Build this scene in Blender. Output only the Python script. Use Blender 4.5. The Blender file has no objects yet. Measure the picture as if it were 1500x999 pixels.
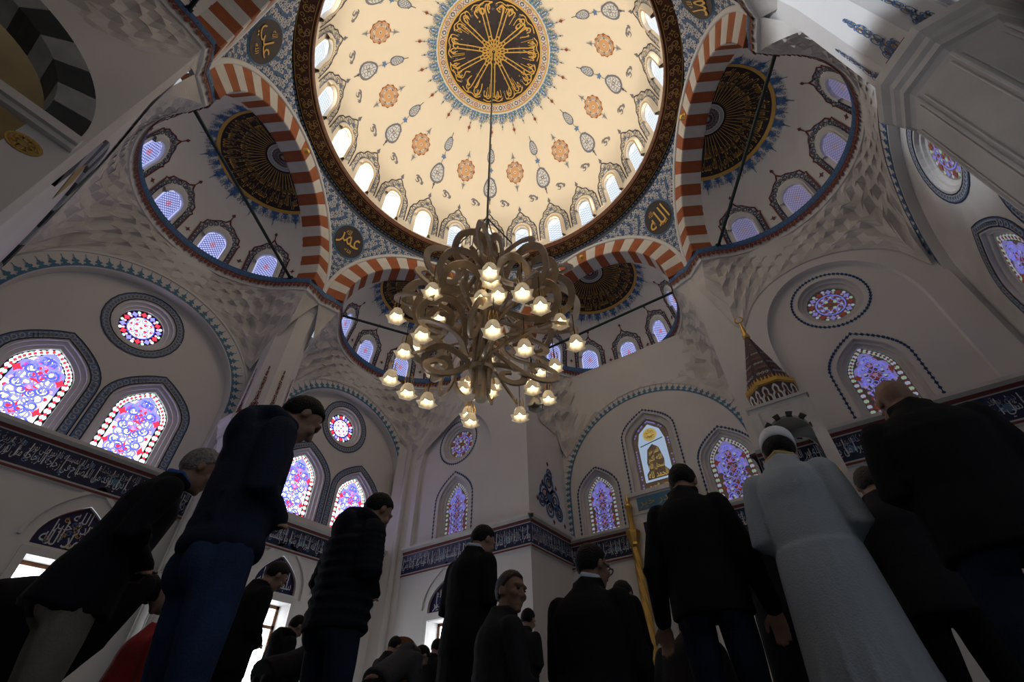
import bpy, bmesh, math, random
import numpy as np
from mathutils import Vector, Matrix
from mathutils.geometry import tessellate_polygon

SC = bpy.context.scene
COL = SC.collection
S = 6.2            # metres per plan unit (outer radius of the dome ring)
H0 = 0.05          # floor lies this far (plan units) under the eye height zero
PI = math.pi
rnd = random.Random(7)

# ------------------------------------------------------------------ camera
cam_d = bpy.data.cameras.new('camera')
cam = bpy.data.objects.new('camera', cam_d)
COL.objects.link(cam)
SC.camera = cam
YAW, PITCH, ROLL = math.radians(124.174), math.radians(41.763), math.radians(-1.016)
F = Vector((math.cos(PITCH)*math.cos(YAW), math.cos(PITCH)*math.sin(YAW), math.sin(PITCH)))
R0 = Vector((math.sin(YAW), -math.cos(YAW), 0)); U0 = R0.cross(F)
RR = math.cos(ROLL)*R0 + math.sin(ROLL)*U0
UU = -math.sin(ROLL)*R0 + math.cos(ROLL)*U0
cam.matrix_world = Matrix((( RR.x, UU.x, -F.x, 0.67945*S), (RR.y, UU.y, -F.y, -0.84062*S),
                           (RR.z, UU.z, -F.z, H0*S), (0, 0, 0, 1)))
cam_d.sensor_width = 36.0
cam_d.lens = 690.45/1500*36.0
cam_d.clip_start = 0.05
cam_d.clip_end = 300

# ------------------------------------------------------------------ world, exposure
w = bpy.data.worlds.new('daylight'); SC.world = w
w.use_nodes = True
bg = w.node_tree.nodes['Background']
bg.inputs[0].default_value = (0.80, 0.88, 1.0, 1); bg.inputs[1].default_value = 0.35
SC.view_settings.view_transform = 'Standard'
SC.view_settings.look = 'None'
SC.view_settings.gamma = 1.0
SC.view_settings.exposure = 0.62
SC.cycles.max_bounces = 6
SC.cycles.diffuse_bounces = 4
SC.cycles.glossy_bounces = 3
SC.cycles.sample_clamp_indirect = 4.0

def lamp(name, loc, energy, color, radius, spot=None, aim=None, blend=0.6, parent=None):
    d = bpy.data.lights.new(name, 'SPOT' if spot else 'POINT')
    d.energy = energy; d.color = color; d.shadow_soft_size = radius
    o = bpy.data.objects.new(name, d); COL.objects.link(o); o.location = loc
    if spot:
        d.spot_size = math.radians(spot); d.spot_blend = blend
        o.rotation_euler = (Vector(aim)-Vector(loc)).to_track_quat('-Z', 'Y').to_euler()
    if parent: o.parent = parent
    return o

# cove lamps standing on the ledge of the dome ring, shining up into the dome
DOMELAMP = 128.0
for k in range(12):
    a = math.radians(15+30*k)
    lamp('cove_lamp', (0.885*math.cos(a)*S, 0.885*math.sin(a)*S, (2.60+H0)*S), DOMELAMP, (1.0, 0.86, 0.66), 0.15,
         150, (-0.25*math.cos(a)*S, -0.25*math.sin(a)*S, (3.3+H0)*S), 0.8)

# spot added in mid-air, stands in for rear daylight on the right column's shaft
lamp('window_daylight', (0.10*S, -1.15*S, (1.80+H0)*S), 1900.0, (0.86, 0.93, 1.0), 0.25, 21, (1.18*S, -0.05*S, (1.52+H0)*S), 0.35)

# ------------------------------------------------------------------ materials
MATS = {}
def mat(name, col, rough=0.6, metal=0.0, emit=None, estr=0.0, noise=0.0, nscale=4.0, bump=0.0, bscale=60.0, spec=0.3, trans=0.0):
    if name in MATS: return MATS[name]
    m = bpy.data.materials.new(name); m.use_nodes = True
    nt = m.node_tree; b = nt.nodes['Principled BSDF']
    b.inputs['Base Color'].default_value = (*col, 1)
    b.inputs['Roughness'].default_value = rough
    b.inputs['Metallic'].default_value = metal
    b.inputs['Specular IOR Level'].default_value = spec
    if trans: b.inputs['Transmission Weight'].default_value = trans
    if emit:
        b.inputs['Emission Color'].default_value = (*emit, 1)
        b.inputs['Emission Strength'].default_value = estr
    if noise or bump:
        tc = nt.nodes.new('ShaderNodeTexCoord')
    if noise:
        n = nt.nodes.new('ShaderNodeTexNoise'); n.inputs['Scale'].default_value = nscale; n.inputs['Detail'].default_value = 5
        nt.links.new(tc.outputs['Object'], n.inputs['Vector'])
        r = nt.nodes.new('ShaderNodeValToRGB')
        lo = [max(0, c*(1-noise)) for c in col]; hi = [min(1, c*(1+noise)) for c in col]
        r.color_ramp.elements[0].position = 0.3; r.color_ramp.elements[0].color = (*lo, 1)
        r.color_ramp.elements[1].position = 0.7; r.color_ramp.elements[1].color = (*hi, 1)
        nt.links.new(n.outputs['Fac'], r.inputs['Fac']); nt.links.new(r.outputs['Color'], b.inputs['Base Color'])
    if bump:
        n2 = nt.nodes.new('ShaderNodeTexNoise'); n2.inputs['Scale'].default_value = bscale; n2.inputs['Detail'].default_value = 4
        nt.links.new(tc.outputs['Object'], n2.inputs['Vector'])
        bp = nt.nodes.new('ShaderNodeBump'); bp.inputs['Strength'].default_value = bump; bp.inputs['Distance'].default_value = 0.02
        nt.links.new(n2.outputs['Fac'], bp.inputs['Height']); nt.links.new(bp.outputs['Normal'], b.inputs['Normal'])
    MATS[name] = m
    return m

PLASTER = mat('plaster', (.70, .685, .68), .7, noise=.04, nscale=.7)
MUQ = mat('carved_plaster', (.63, .60, .575), .75, noise=.16, nscale=1.6)
STONE = mat('pale_stone', (.63, .615, .605), .6, noise=.10, nscale=1.5)
MARBLE = mat('marble', (.66, .65, .64), .35, noise=.12, nscale=2.5)
CREAM = mat('dome_cream', (.80, .73, .61), .7)
WHITE = mat('paint_white', (.70, .70, .70), .6)
CRIMSON = mat('voussoir_red', (.36, .105, .040), .6, noise=.18, nscale=3)
VWHITE = mat('voussoir_white', (.66, .64, .61), .55, noise=.08, nscale=3)
NAVY = mat('tile_navy', (.018, .022, .060), .3, noise=.3, nscale=8)
BLUE = mat('paint_blue', (.055, .135, .31), .5)
BLUE2 = mat('paint_mid_blue', (.12, .22, .42), .5)
TEAL = mat('paint_teal', (.075, .21, .32), .5)
PENDB = mat('paint_pendentive_blue', (.13, .21, .37), .5, noise=.25, nscale=6)
INK = mat('paint_ink', (.028, .030, .055), .5)
GREY = mat('paint_grey', (.20, .20, .23), .6)
LGREY = mat('paint_light_grey', (.42, .42, .43), .6)
RUST = mat('paint_rust', (.30, .090, .045), .6)
DRED = mat('paint_dark_red', (.15, .040, .040), .6)
BROWN = mat('ring_brown', (.125, .042, .022), .5, noise=.35, nscale=9)
ORANGE = mat('paint_orange', (.62, .36, .18), .6)
GOLD = mat('gold_paint', (.60, .37, .09), .45, metal=.25)
GILT = mat('gilt', (.70, .44, .12), .35, metal=.8, bump=.3, bscale=14)
BLACKB = mat('medallion_black', (.030, .022, .026), .5)
NAVYT = mat('tympanum_navy', (.016, .018, .085), .35)
LETTER = mat('letter_white', (.62, .64, .68), .5)
LETTERG = mat('letter_grey', (.34, .35, .38), .5)
IRON = mat('iron_dark', (.012, .028, .030), .45)
BRONZE = mat('chandelier_bronze', (.62, .50, .36), .36, metal=.45, noise=.25, nscale=3)
BLKSTONE = mat('black_stone', (.030, .036, .040), .5, noise=.2, nscale=3)
GRYSTONE = mat('grey_stone', (.30, .32, .33), .5, noise=.15, nscale=3)
WOOD = mat('window_wood', (.16, .065, .028), .5, noise=.3, nscale=8)
OCHRE = mat('ochre_paint_warm_light', (.42, .29, .12), .7, noise=.1, nscale=2)
CARPET = mat('carpet', (.045, .060, .075), .9, noise=.4, nscale=7, bump=.4, bscale=200)
def em(name, col, s, base=None):
    return mat(name, base or tuple(c*.4 for c in col), .25, emit=col, estr=s)

# ------------------------------------------------------------------ mesh collector
class M:
    def __init__(s): s.v = []; s.f = []; s.mi = []; s.mats = []; s.n = 0
    def mid(s, m):
        if m not in s.mats: s.mats.append(m)
        return s.mats.index(m)
    def add(s, v, f, m):
        v = np.asarray(v, float).reshape(-1, 3); i = s.mid(m)
        s.v.append(v)
        for q in f: s.f.append(tuple(int(k)+s.n for k in q)); s.mi.append(i)
        s.n += len(v)
    def grid(s, P, m, closeu=False, closev=False, flip=False):
        P = np.asarray(P, float); a, b = P.shape[:2]; f = []
        for i in range(a if closeu else a-1):
            for j in range(b if closev else b-1):
                q = (i*b+j, ((i+1) % a)*b+j, ((i+1) % a)*b+(j+1) % b, i*b+(j+1) % b)
                f.append(q[::-1] if flip else q)
        s.add(P.reshape(-1, 3), f, m)
    def box(s, lo, hi, m, rot=None, org=None):
        x0, y0, z0 = lo; x1, y1, z1 = hi
        v = np.array([(x0,y0,z0),(x1,y0,z0),(x1,y1,z0),(x0,y1,z0),(x0,y0,z1),(x1,y0,z1),(x1,y1,z1),(x0,y1,z1)], float)
        if rot is not None:
            c, sn = math.cos(rot), math.sin(rot); v = np.stack([c*v[:,0]-sn*v[:,1], sn*v[:,0]+c*v[:,1], v[:,2]], 1)
        if org is not None: v = v + np.array(org)
        s.add(v, [(0,3,2,1),(4,5,6,7),(0,1,5,4),(1,2,6,5),(2,3,7,6),(3,0,4,7)], m)
    def tube(s, pts, r, m, n=8, caps=True, flat=None):
        pts = np.asarray(pts, float); k = len(pts)
        r = np.full(k, r) if np.isscalar(r) else np.asarray(r, float)
        t = np.gradient(pts, axis=0); t /= np.linalg.norm(t, axis=1)[:, None]+1e-9
        ref = np.array([0, 0, 1.0]) if abs(t[0][2]) < .9 else np.array([1.0, 0, 0])
        rows = []
        for i in range(k):
            x = np.cross(t[i], ref); x /= np.linalg.norm(x)+1e-9; y = np.cross(t[i], x); ref = -np.cross(t[i], x) if False else ref
            x = np.cross(t[i], ref); nx = np.linalg.norm(x)
            if nx < 1e-3: ref = np.array([.3, 1, .1]); x = np.cross(t[i], ref); nx = np.linalg.norm(x)
            x /= nx; y = np.cross(t[i], x)
            a = np.arange(n)*2*PI/n
            fx = flat if flat else 1.0
            rows.append(pts[i]+r[i]*(np.cos(a)[:, None]*x+fx*np.sin(a)[:, None]*y))
        s.grid(rows, m, closev=True)
        if caps:
            b = s.n-k*n
            s.f.append(tuple(range(b, b+n))); s.mi.append(s.mid(m))
            s.f.append(tuple(range(b+(k-1)*n, b+k*n))[::-1]); s.mi.append(s.mid(m))
    def lathe(s, prof, m, n=24, org=(0, 0, 0), a0=0, a1=2*PI):
        full = abs(a1-a0-2*PI) < 1e-6
        a = np.linspace(a0, a1, n, endpoint=not full)
        P = np.array([[(r*math.cos(t)+org[0], r*math.sin(t)+org[1], z+org[2]) for t in a] for r, z in prof])
        s.grid(P, m, closev=full, flip=True)
    def build(s, name, parent=None, smooth=False, loc=None):
        me = bpy.data.meshes.new(name)
        v = np.concatenate(s.v) if s.v else np.zeros((0, 3))
        me.from_pydata(v.tolist(), [], s.f)
        for m in s.mats: me.materials.append(m)
        me.polygons.foreach_set('material_index', s.mi)
        if smooth: me.polygons.foreach_set('use_smooth', [True]*len(s.f))
        me.update()
        o = bpy.data.objects.new(name, me); COL.objects.link(o)
        if parent: o.parent = parent
        if loc is not None: o.location = loc
        return o

def empty(name, loc=(0, 0, 0), rotz=0, parent=None):
    o = bpy.data.objects.new(name, None); COL.objects.link(o); o.location = loc; o.rotation_euler = (0, 0, rotz)
    if parent: o.parent = parent
    return o
def tag(o, label=None, cat=None, group=None, kind=None):
    if label: o['label'] = label
    if cat: o['category'] = cat
    if group: o['group'] = group
    if kind: o['kind'] = kind
    return o
def kids(o): return [c for c in bpy.data.objects if c.parent == o]
CH = {}
def dup(o, parent=None, tree=None):
    if tree is None:
        tree = {}
        for c in bpy.data.objects:
            if c.parent: tree.setdefault(c.parent.name, []).append(c)
    c = o.copy(); COL.objects.link(c)
    if parent is not None: c.parent = parent
    for k in tree.get(o.name, []): dup(k, c, tree)
    return c
def W(x, y, h): return (x*S, y*S, (h+H0)*S)
def Z(h): return (h+H0)*S

# ------------------------------------------------------------------ flat painted art (vector shapes laid on a surface)
def rs(p, d):
    p = np.asarray(p, float); out = [p[0]]
    for a, b in zip(p[:-1], p[1:]):
        n = max(1, int(math.ceil(np.linalg.norm(b-a)/d)))
        for k in range(1, n+1): out.append(a+(b-a)*k/n)
    return np.array(out)
def smooth_curve(p, n=6, closed=False):
    p = [np.array(q, float) for q in p]; out = []
    m = len(p)
    rng = range(m) if closed else range(m-1)
    for i in rng:
        if closed: a, b, c, d = p[i-1], p[i], p[(i+1) % m], p[(i+2) % m]
        else: a, b, c, d = p[max(0, i-1)], p[i], p[i+1], p[min(m-1, i+2)]
        for k in range(n):
            t = k/n
            out.append(.5*((2*b)+(-a+c)*t+(2*a-5*b+4*c-d)*t*t+(-a+3*b-3*c+d)*t**3))
    if not closed: out.append(p[-1])
    return np.array(out)
class Art:
    def __init__(s): s.p = []
    def stroke(s, pts, w, m, layer=1, closed=False, taper=False):
        p = np.asarray(pts, float)
        if closed: p = np.vstack([p, p[:1]])
        t = np.gradient(p, axis=0)
        if closed: t[0] = t[-1] = p[1]-p[-2]
        t /= np.linalg.norm(t, axis=1)[:, None]+1e-12
        n = np.stack([-t[:, 1], t[:, 0]], 1); k = len(p)
        ww = np.full(k, w/2)
        if taper: ww = ww*(.15+.85*np.sin(np.linspace(0.05, PI-.05, k)))
        v = np.concatenate([p+n*ww[:, None], p-n*ww[:, None]])
        f = [(i, i+k, i+k+1, i+1) for i in range(k-1)]
        s.p.append((v, f, m, layer)); return s
    def fill(s, poly, m, layer=0, holes=()):
        loops = [[Vector((x, y, 0)) for x, y in poly]]+[[Vector((x, y, 0)) for x, y in h] for h in holes]
        f = tessellate_polygon(loops)
        v = np.array([(q.x, q.y) for l in loops for q in l]); s.p.append((v, [tuple(t) for t in f], m, layer)); return s
    def mesh(s, v, f, m, layer=2): s.p.append((np.asarray(v, float), f, m, layer)); return s
    def disc(s, c, r, m, layer=0, n=20, ry=None):
        a = np.arange(n)*2*PI/n; ry = ry or r
        return s.fill(np.stack([c[0]+r*np.cos(a), c[1]+ry*np.sin(a)], 1), m, layer)
    def circ(s, c, r, w, m, layer=1, n=24, ry=None):
        a = np.arange(n)*2*PI/n; ry = ry or r
        return s.stroke(np.stack([c[0]+r*np.cos(a), c[1]+ry*np.sin(a)], 1), w, m, layer, closed=True)
    def put(s, o, dx=0, dy=0, sc=1, rot=0, mx=1, sy=None, dl=1):
        c, sn = math.cos(rot), math.sin(rot); sy = sc if sy is None else sy
        for v, f, m, l in o.p:
            x = v[:, 0]*sc*mx; y = v[:, 1]*sy
            s.p.append((np.stack([c*x-sn*y+dx, sn*x+c*y+dy], 1), f, m, l+dl))
        return s
    def lay(s, mm, fn, lift=.006):
        for v, f, m, l in s.p:
            mm.add(fn(v[:, 0], v[:, 1], lift*(1+l)), f, m)

# ------------------------------------------------------------------ arabic lettering through the bundled font
AR = {0x627:0xFE8D,0x628:0xFE8F,0x629:0xFE93,0x62A:0xFE95,0x62B:0xFE99,0x62C:0xFE9D,0x62D:0xFEA1,0x62E:0xFEA5,0x62F:0xFEA9,0x630:0xFEAB,
 0x631:0xFEAD,0x632:0xFEAF,0x633:0xFEB1,0x634:0xFEB5,0x635:0xFEB9,0x636:0xFEBD,0x637:0xFEC1,0x638:0xFEC5,0x639:0xFEC9,0x63A:0xFECD,0x641:0xFED1,
 0x642:0xFED5,0x643:0xFED9,0x644:0xFEDD,0x645:0xFEE1,0x646:0xFEE5,0x647:0xFEE9,0x648:0xFEED,0x649:0xFEEF,0x64A:0xFEF1,0x623:0xFE83,0x625:0xFE87}
NOJOIN = {0x627,0x629,0x62F,0x630,0x631,0x632,0x648,0x649,0x623,0x625}
def shape(t):
    out = []
    for word in t.split(' '):
        cs = [ord(c) for c in word]; res = []; i = 0
        while i < len(cs):
            c = cs[i]
            if c not in AR: res.append(chr(0xFE80) if c == 0x621 else chr(c)); i += 1; continue
            prev = i > 0 and cs[i-1] in AR and cs[i-1] not in NOJOIN
            if c == 0x644 and i+1 < len(cs) and cs[i+1] == 0x627:
                res.append(chr(0xFEFC if prev else 0xFEFB)); i += 2; continue
            nxt = i+1 < len(cs) and cs[i+1] in AR and c not in NOJOIN
            res.append(chr(AR[c]+(3 if prev and nxt else 1 if prev else 2 if nxt else 0))); i += 1
        out.append(''.join(res))
    return ' '.join(out)[::-1]
TXT = {}
def text_mesh(t):
    if t in TXT: return TXT[t]
    cu = bpy.data.curves.new('lettering', 'FONT'); cu.body = shape(t); cu.resolution_u = 2
    o = bpy.data.objects.new('lettering', cu); COL.objects.link(o)
    dg = bpy.context.evaluated_depsgraph_get(); dg.update()
    me = bpy.data.meshes.new_from_object(o.evaluated_get(dg))
    v = np.array([(q.co.x, q.co.y) for q in me.vertices]).reshape(-1, 2); f = [tuple(p.vertices) for p in me.polygons]
    bpy.data.objects.remove(o); bpy.data.curves.remove(cu); bpy.data.meshes.remove(me)
    if len(v):
        lo, hi = v.min(0), v.max(0); v = (v-lo)/np.maximum(hi-lo, 1e-6)*np.array([(hi-lo)[0]/(hi-lo)[1], 1.0])
    else: v = np.zeros((3, 2)); f = [(0, 1, 2)]
    TXT[t] = (v, f, float(v[:, 0].max()) if len(v) else 1.0)
    return TXT[t]
def write(art, t, x0, x1, y0, y1, m, layer=2):
    v, f, wd = text_mesh(t)
    art.mesh(np.stack([x0+v[:, 0]/max(wd, 1e-6)*(x1-x0), y0+v[:, 1]*(y1-y0)], 1), f, m, layer)
VERSES = ['الله نور السموات والارض', 'مثل نوره كمشكاة فيها مصباح', 'المصباح في زجاجة الزجاجة', 'كانها كوكب دري يوقد من', 'شجرة مباركة زيتونة لا شرقية',
          'ولا غربية يكاد زيتها يضيء', 'ولو لم تمسسه نار نور على نور', 'يهدي الله لنوره من يشاء', 'ويضرب الله الامثال للناس', 'والله بكل شيء عليم']
SHORT = ['حسان الله', 'الحمد لله', 'سبحان الله', 'الله اكبر', 'القدر خير', 'رب العالمين', 'الرحمن الرحيم', 'بسم الله']

# ornament vocabulary, unit sized
def scroll(m, w=.10, n=1.4, sz=1.0):
    a = Art(); t = np.linspace(0, n*2*PI, 16); r = sz*(1-.62*t/t[-1])*.5
    return a.stroke(np.stack([r*np.cos(t), r*np.sin(t)], 1), w, m)
def fleuron(m, tip=None):
    a = Art()
    a.fill([(-.5,0),(-.44,.20),(-.24,.22),(-.16,.34),(-.40,.42),(-.34,.60),(-.16,.62),(-.13,.80),(-.05,.86),(0,1.18),(.05,.86),(.13,.80),(.16,.62),(.34,.60),(.40,.42),(.16,.34),(.24,.22),(.44,.20),(.5,0)], m)
    if tip: a.stroke([(0, .95), (0, 1.25)], .09, tip)
    return a
def diamond(m, s=1.0): return Art().fill([(-.5*s, 0), (0, -.7*s), (.5*s, 0), (0, .7*s)], m)
def star(m, n=8, r=.5, k=.55, layer=0):
    a = np.arange(2*n)*PI/n; r_ = np.where(np.arange(2*n) % 2, r*k, r)
    return Art().fill(np.stack([r_*np.cos(a), r_*np.sin(a)], 1), m, layer)
# ================================================================== DOME
HR, HT = 2.526, 1.869          # ring height, springing height of the arches
AP, RT = 0.963, 1.112          # apothem and corner radius of the hexagon
DA, DB, DH = 0.90, 1.02, 2.58
def dome_pt(a, az, lift=0):
    k = 1-lift/(DA*S)
    return np.stack([DA*S*k*np.sin(a)*np.cos(az), DA*S*k*np.sin(a)*np.sin(az), DB*S*k*np.cos(a)+Z(DH)], -1)
def dome_local(a0):            # art x to the right of a viewer facing outward, y outward and down
    return lambda x, y, l: dome_pt(np.radians(a0+y), np.radians(-x/np.sin(np.radians(np.maximum(a0+y, 4)))), l)
def dome_plan(x, y, l):
    return dome_pt(np.radians(np.hypot(x, y)), np.arctan2(-x, -y), l)

mm = M()
A_, Z_ = np.meshgrid(np.radians(np.linspace(0.01, 90, 40)), np.radians(np.linspace(0, 360, 97)), indexing='ij')
mm.grid(dome_pt(A_, Z_), CREAM)
mm.lathe([(DA*S, Z(2.58)), (.897*S, Z(2.56)), (.897*S, Z(2.528))], CREAM, 96)
dome = tag(mm.build('dome', smooth=True), 'great cream painted dome with windows around its base', 'dome', kind='structure')

def arc_text(art, t, r_out, r_in, a0, a1, m, layer=2):
    v, f, wd = text_mesh(t)
    # cut long triangles are small enough; map straight to the arc
    psi = math.radians(a0)+v[:, 0]/max(wd, 1e-6)*math.radians(a1-a0)
    r = r_out-(r_out-r_in)*v[:, 1]
    art.mesh(np.stack([r*np.sin(psi), -r*np.cos(psi)], 1), f, m, layer)
def ring_band(art, r0, r1, m, layer, a0=-180, a1=180, n=72):
    a = np.radians(np.linspace(a0, a1, n+1))
    v = np.concatenate([np.stack([r0*np.sin(a), -r0*np.cos(a)], 1), np.stack([r1*np.sin(a), -r1*np.cos(a)], 1)])
    art.mesh(v, [(i, i+1, i+n+2, i+n+1) for i in range(n)], m, layer)

def rosette(art, r, w, m, layer, n=11, half=False):
    for k in range(n):
        t = np.linspace(0, 2*PI, 40)
    lim = (lambda q: q)
    for j, (aa, ph) in enumerate(((.62, 0), (.62, PI/n), (.30, PI/2/n), (.80, PI/2/n*3))):
        t = np.linspace(0, 2*PI, 14*n+1)
        rr = r*(aa+.19*np.cos(n*t+ph*n))
        art.stroke(np.stack([rr*np.cos(t), rr*np.sin(t)], 1), w, m, layer, closed=False)

med = Art()
for r0, r1, m, l in ((0.2, 20.4, BLACKB, 0), (20.4, 21.2, GOLD, 1), (21.2, 23.6, WHITE, 0), (23.6, 24.2, GOLD, 1), (24.2, 24.9, WHITE, 0)):
    ring_band(med, r0, (r0+r1)/2, m, l); ring_band(med, (r0+r1)/2, r1, m, l)
for k in range(36):
    a = 2*PI*k/36; c = (22.4*math.cos(a), 22.4*math.sin(a))
    if k % 2: med.circ(c, .85, .28, RUST, 2, 12); med.disc(c, .42, ORANGE, 2, 8)
    else:
        med.disc(c, .95, GREY, 1, 10); med.disc(c, .5, WHITE, 2, 6)
        for q in range(4): med.disc((c[0]+.62*math.cos(a+q*PI/2), c[1]+.62*math.sin(a+q*PI/2)), .2, INK, 3, 6)
    med.stroke([(21.4*math.cos(a+.05), 21.4*math.sin(a+.05)), (23.4*math.cos(a+.12), 23.4*math.sin(a+.12))], .22, RUST, 2)
    med.stroke([(23.4*math.cos(a+.05), 23.4*math.sin(a+.05)), (21.4*math.cos(a+.12), 21.4*math.sin(a+.12))], .22, RUST, 2)
rosette(med, 6.3, .42, GOLD, 3)
FAT = ['ان الله يمسك', 'السموات والارض', 'ان تزولا ولئن', 'زالتا ان امسكهما', 'من احد من بعده', 'انه كان حليما', 'غفورا الله نور', 'السموات والارض', 'بسم الله الرحمن', 'والله اكبر كبيرا', 'الحمد لله رب']
for k in range(11):
    a = 360/11*k
    arc_text(med, FAT[k].split(' ')[-1], 19.7, 12.6, a-14.0, a+14.0, GOLD, 3)
    arc_text(med, FAT[(k+4) % 11], 12.2, 10.2, a-8, a+8, GREY, 1)
    arc_text(med, FAT[(k+7) % 11], 9.4, 7.8, a-8, a+8, GREY, 1)
    for q in range(5): med.put(scroll(GREY, .2, 1, 1.1), *(np.array([math.sin(math.radians(a+q*7-14)), -math.cos(math.radians(a+q*7-14))])*(16.4+(q*37 % 5)*.6)), 1, q)
    for da in (-1, 1):
        p = smooth_curve([(r*math.sin(math.radians(a+d*da)), -r*math.cos(math.radians(a+d*da))) for r, d in ((5.4, 7.0), (8, 5.2), (12, 3.8), (15.5, 3.0), (17.6, 3.6), (18.6, 6.5), (17.8, 9.5), (16.4, 9.0))], 3)
        med.stroke(p, .46, GOLD, 3)
    med.stroke(smooth_curve([(r*math.sin(math.radians(a+d)), -r*math.cos(math.radians(a+d))) for r, d in ((19.3, -13), (19.8, -5), (18.9, 2), (19.6, 9), (18.6, 15))], 4), .42, GOLD, 3)
mm = M(); med.lay(mm, dome_plan, .012)
mm.build('calligraphy_medallion', dome).rotation_euler = (0, 0, math.radians(128))

# blue lace around the medallion: 36 sprays, all flat paint, one piece
lace = Art()
for k in range(36):
    a = 2*PI*k/36
    u = Art()
    u.put(fleuron(BLUE2), 0, 0, 2.3, sy=4.3)
    u.put(scroll(TEAL, .22, 1.2, 1.9), -1.1, 1.4); u.put(scroll(TEAL, .22, 1.2, 1.9), 1.1, 1.4, mx=-1)
    u.put(scroll(BLUE2, .25, 1.1, 1.4), -.8, 3.2); u.put(scroll(BLUE2, .25, 1.1, 1.4), .8, 3.2, mx=-1)
    u.put(fleuron(TEAL), -2.05, -.2, 1.6, sy=2.6); u.put(scroll(GREY, .2, 1.2, 1.3), -2.1, 2.6); u.stroke([(0, .5), (0, 3)], .3, WHITE, 1); u.disc((0, 1.2), .4, WHITE, 1, 8); u.disc((-1.5, .6), .3, WHITE, 1, 6)
    if k % 2:
        u.stroke([(0, 4), (0, 6.6)], .16, INK); u.put(diamond(TEAL, .8), 0, 5.2)
    else:
        u.stroke([(0, 4), (0, 9.4)], .16, DRED); u.put(diamond(RUST, 1.35), 0, 7.4, layer) if False else u.put(diamond(RUST, 1.45), 0, 7.3)
        u.put(diamond(TEAL, .7), 0, 5.3)
    c, s_ = math.cos(a), math.sin(a)
    lace.put(u, 25.0*math.sin(a), -25.0*math.cos(a), 1, math.atan2(-math.cos(a), math.sin(a))-PI/2)
mm = M(); lace.lay(mm, dome_plan, .012)
mm.build('lace_border', dome).rotation_euler = (0, 0, math.radians(128))

def roundel():
    a = Art()
    n = 22; t = np.arange(n)*2*PI/n
    r = 1+.06*np.cos(11*t)
    a.fill(np.stack([4.0*r*np.cos(t), 4.9*r*np.sin(t)], 1), RUST)
    a.fill(np.stack([3.75*np.cos(t), 4.6*np.sin(t)], 1), ORANGE, 1)
    a.circ((0, 0), 2.9, .35, LGREY, 2, 22, 3.6)
    for k in range(6):
        q = k*PI/3+PI/6
        a.put(scroll(WHITE, .30, 1.2, 2.5), 1.7*math.cos(q), 2.1*math.sin(q), 1, q); a.put(scroll(RUST, .26, 1.1, 1.5), 2.9*math.cos(q+.5), 3.5*math.sin(q+.5), 1, q)
        a.disc((2.5*math.cos(q+.5), 3.1*math.sin(q+.5)), .45, GREY, 2, 6)
        a.stroke([(0, 0), (1.4*math.cos(q+.5), 1.8*math.sin(q+.5))], .3, RUST, 2)
    a.disc((0, 0), .7, WHITE, 3, 8); a.disc((0, 0), .35, RUST, 4, 6)
    for sg in (1, -1):
        a.stroke([(0, sg*4.6), (0, sg*8.9)], .2, GREY)
        a.fill([(-1.2, sg*6.0), (0, sg*6.5), (1.2, sg*6.0), (.55, sg*7.1), (0, sg*8.8), (-.55, sg*7.1)], LGREY, 1)
        a.fill([(-.5, sg*6.4), (.5, sg*6.4), (0, sg*7.6)], GREY, 2)
    return a
def drop_chain():
    a = Art()
    def leaf(cy, w, h, m1, m2):
        n = 16; t = np.linspace(0, 2*PI, n, endpoint=False)
        x = w*np.sin(t)*(1-.25*np.cos(t)); y = -h*np.cos(t)
        a.fill(np.stack([x, cy+y], 1), m1); a.fill(np.stack([x*.78, cy+y*.8], 1), m2, 1)
        for k in range(-2, 3):
            for sg in (-1, 1):
                a.put(scroll(m1 if k % 2 else BLUE2, .20, 1.0, w*.75), sg*w*.36, cy+k*h*.3, 1, k)
    leaf(-14.2, 1.7, 3.4, GREY, WHITE); a.stroke([(0, -19.5), (0, -17)], .22, INK); a.stroke([(0, -11), (0, -9)], .2, GREY)
    a.put(star(BLUE2, 5, 1.35, .55), 0, -8.0); a.disc((0, -8), .4, TEAL, 1, 6)
    a.stroke([(0, -6.7), (0, -5)], .2, GREY)
    leaf(0, 3.1, 5.0, GREY, WHITE); a.disc((0, 0), .8, GREY, 2, 8); a.disc((0, 0), .4, WHITE, 3, 6)
    a.stroke([(0, 4.6), (0, 8.0)], .28, INK); a.fill([(-.6, 5.2), (.6, 5.2), (0, 6.8)], GREY, 1)
    return a
def cloud():
    a = Art()
    p = smooth_curve([(-1.7, .6), (-.6, 1.3), (.1, .3), (-.9, -.4), (-.2, -1.3), (1.0, -.7), (1.5, .5), (.7, 1.2)], 5)
    a.stroke(p, .85, GREY, 0, taper=True)
    a.stroke(smooth_curve([(-1.9, -.9), (-1.2, -1.6), (-.3, -1.9)], 4), .7, GREY, 0, taper=True)
    a.stroke(smooth_curve([(1.4, 1.5), (2.0, .6), (1.8, -.5)], 4), .7, GREY, 0, taper=True)
    return a
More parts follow.
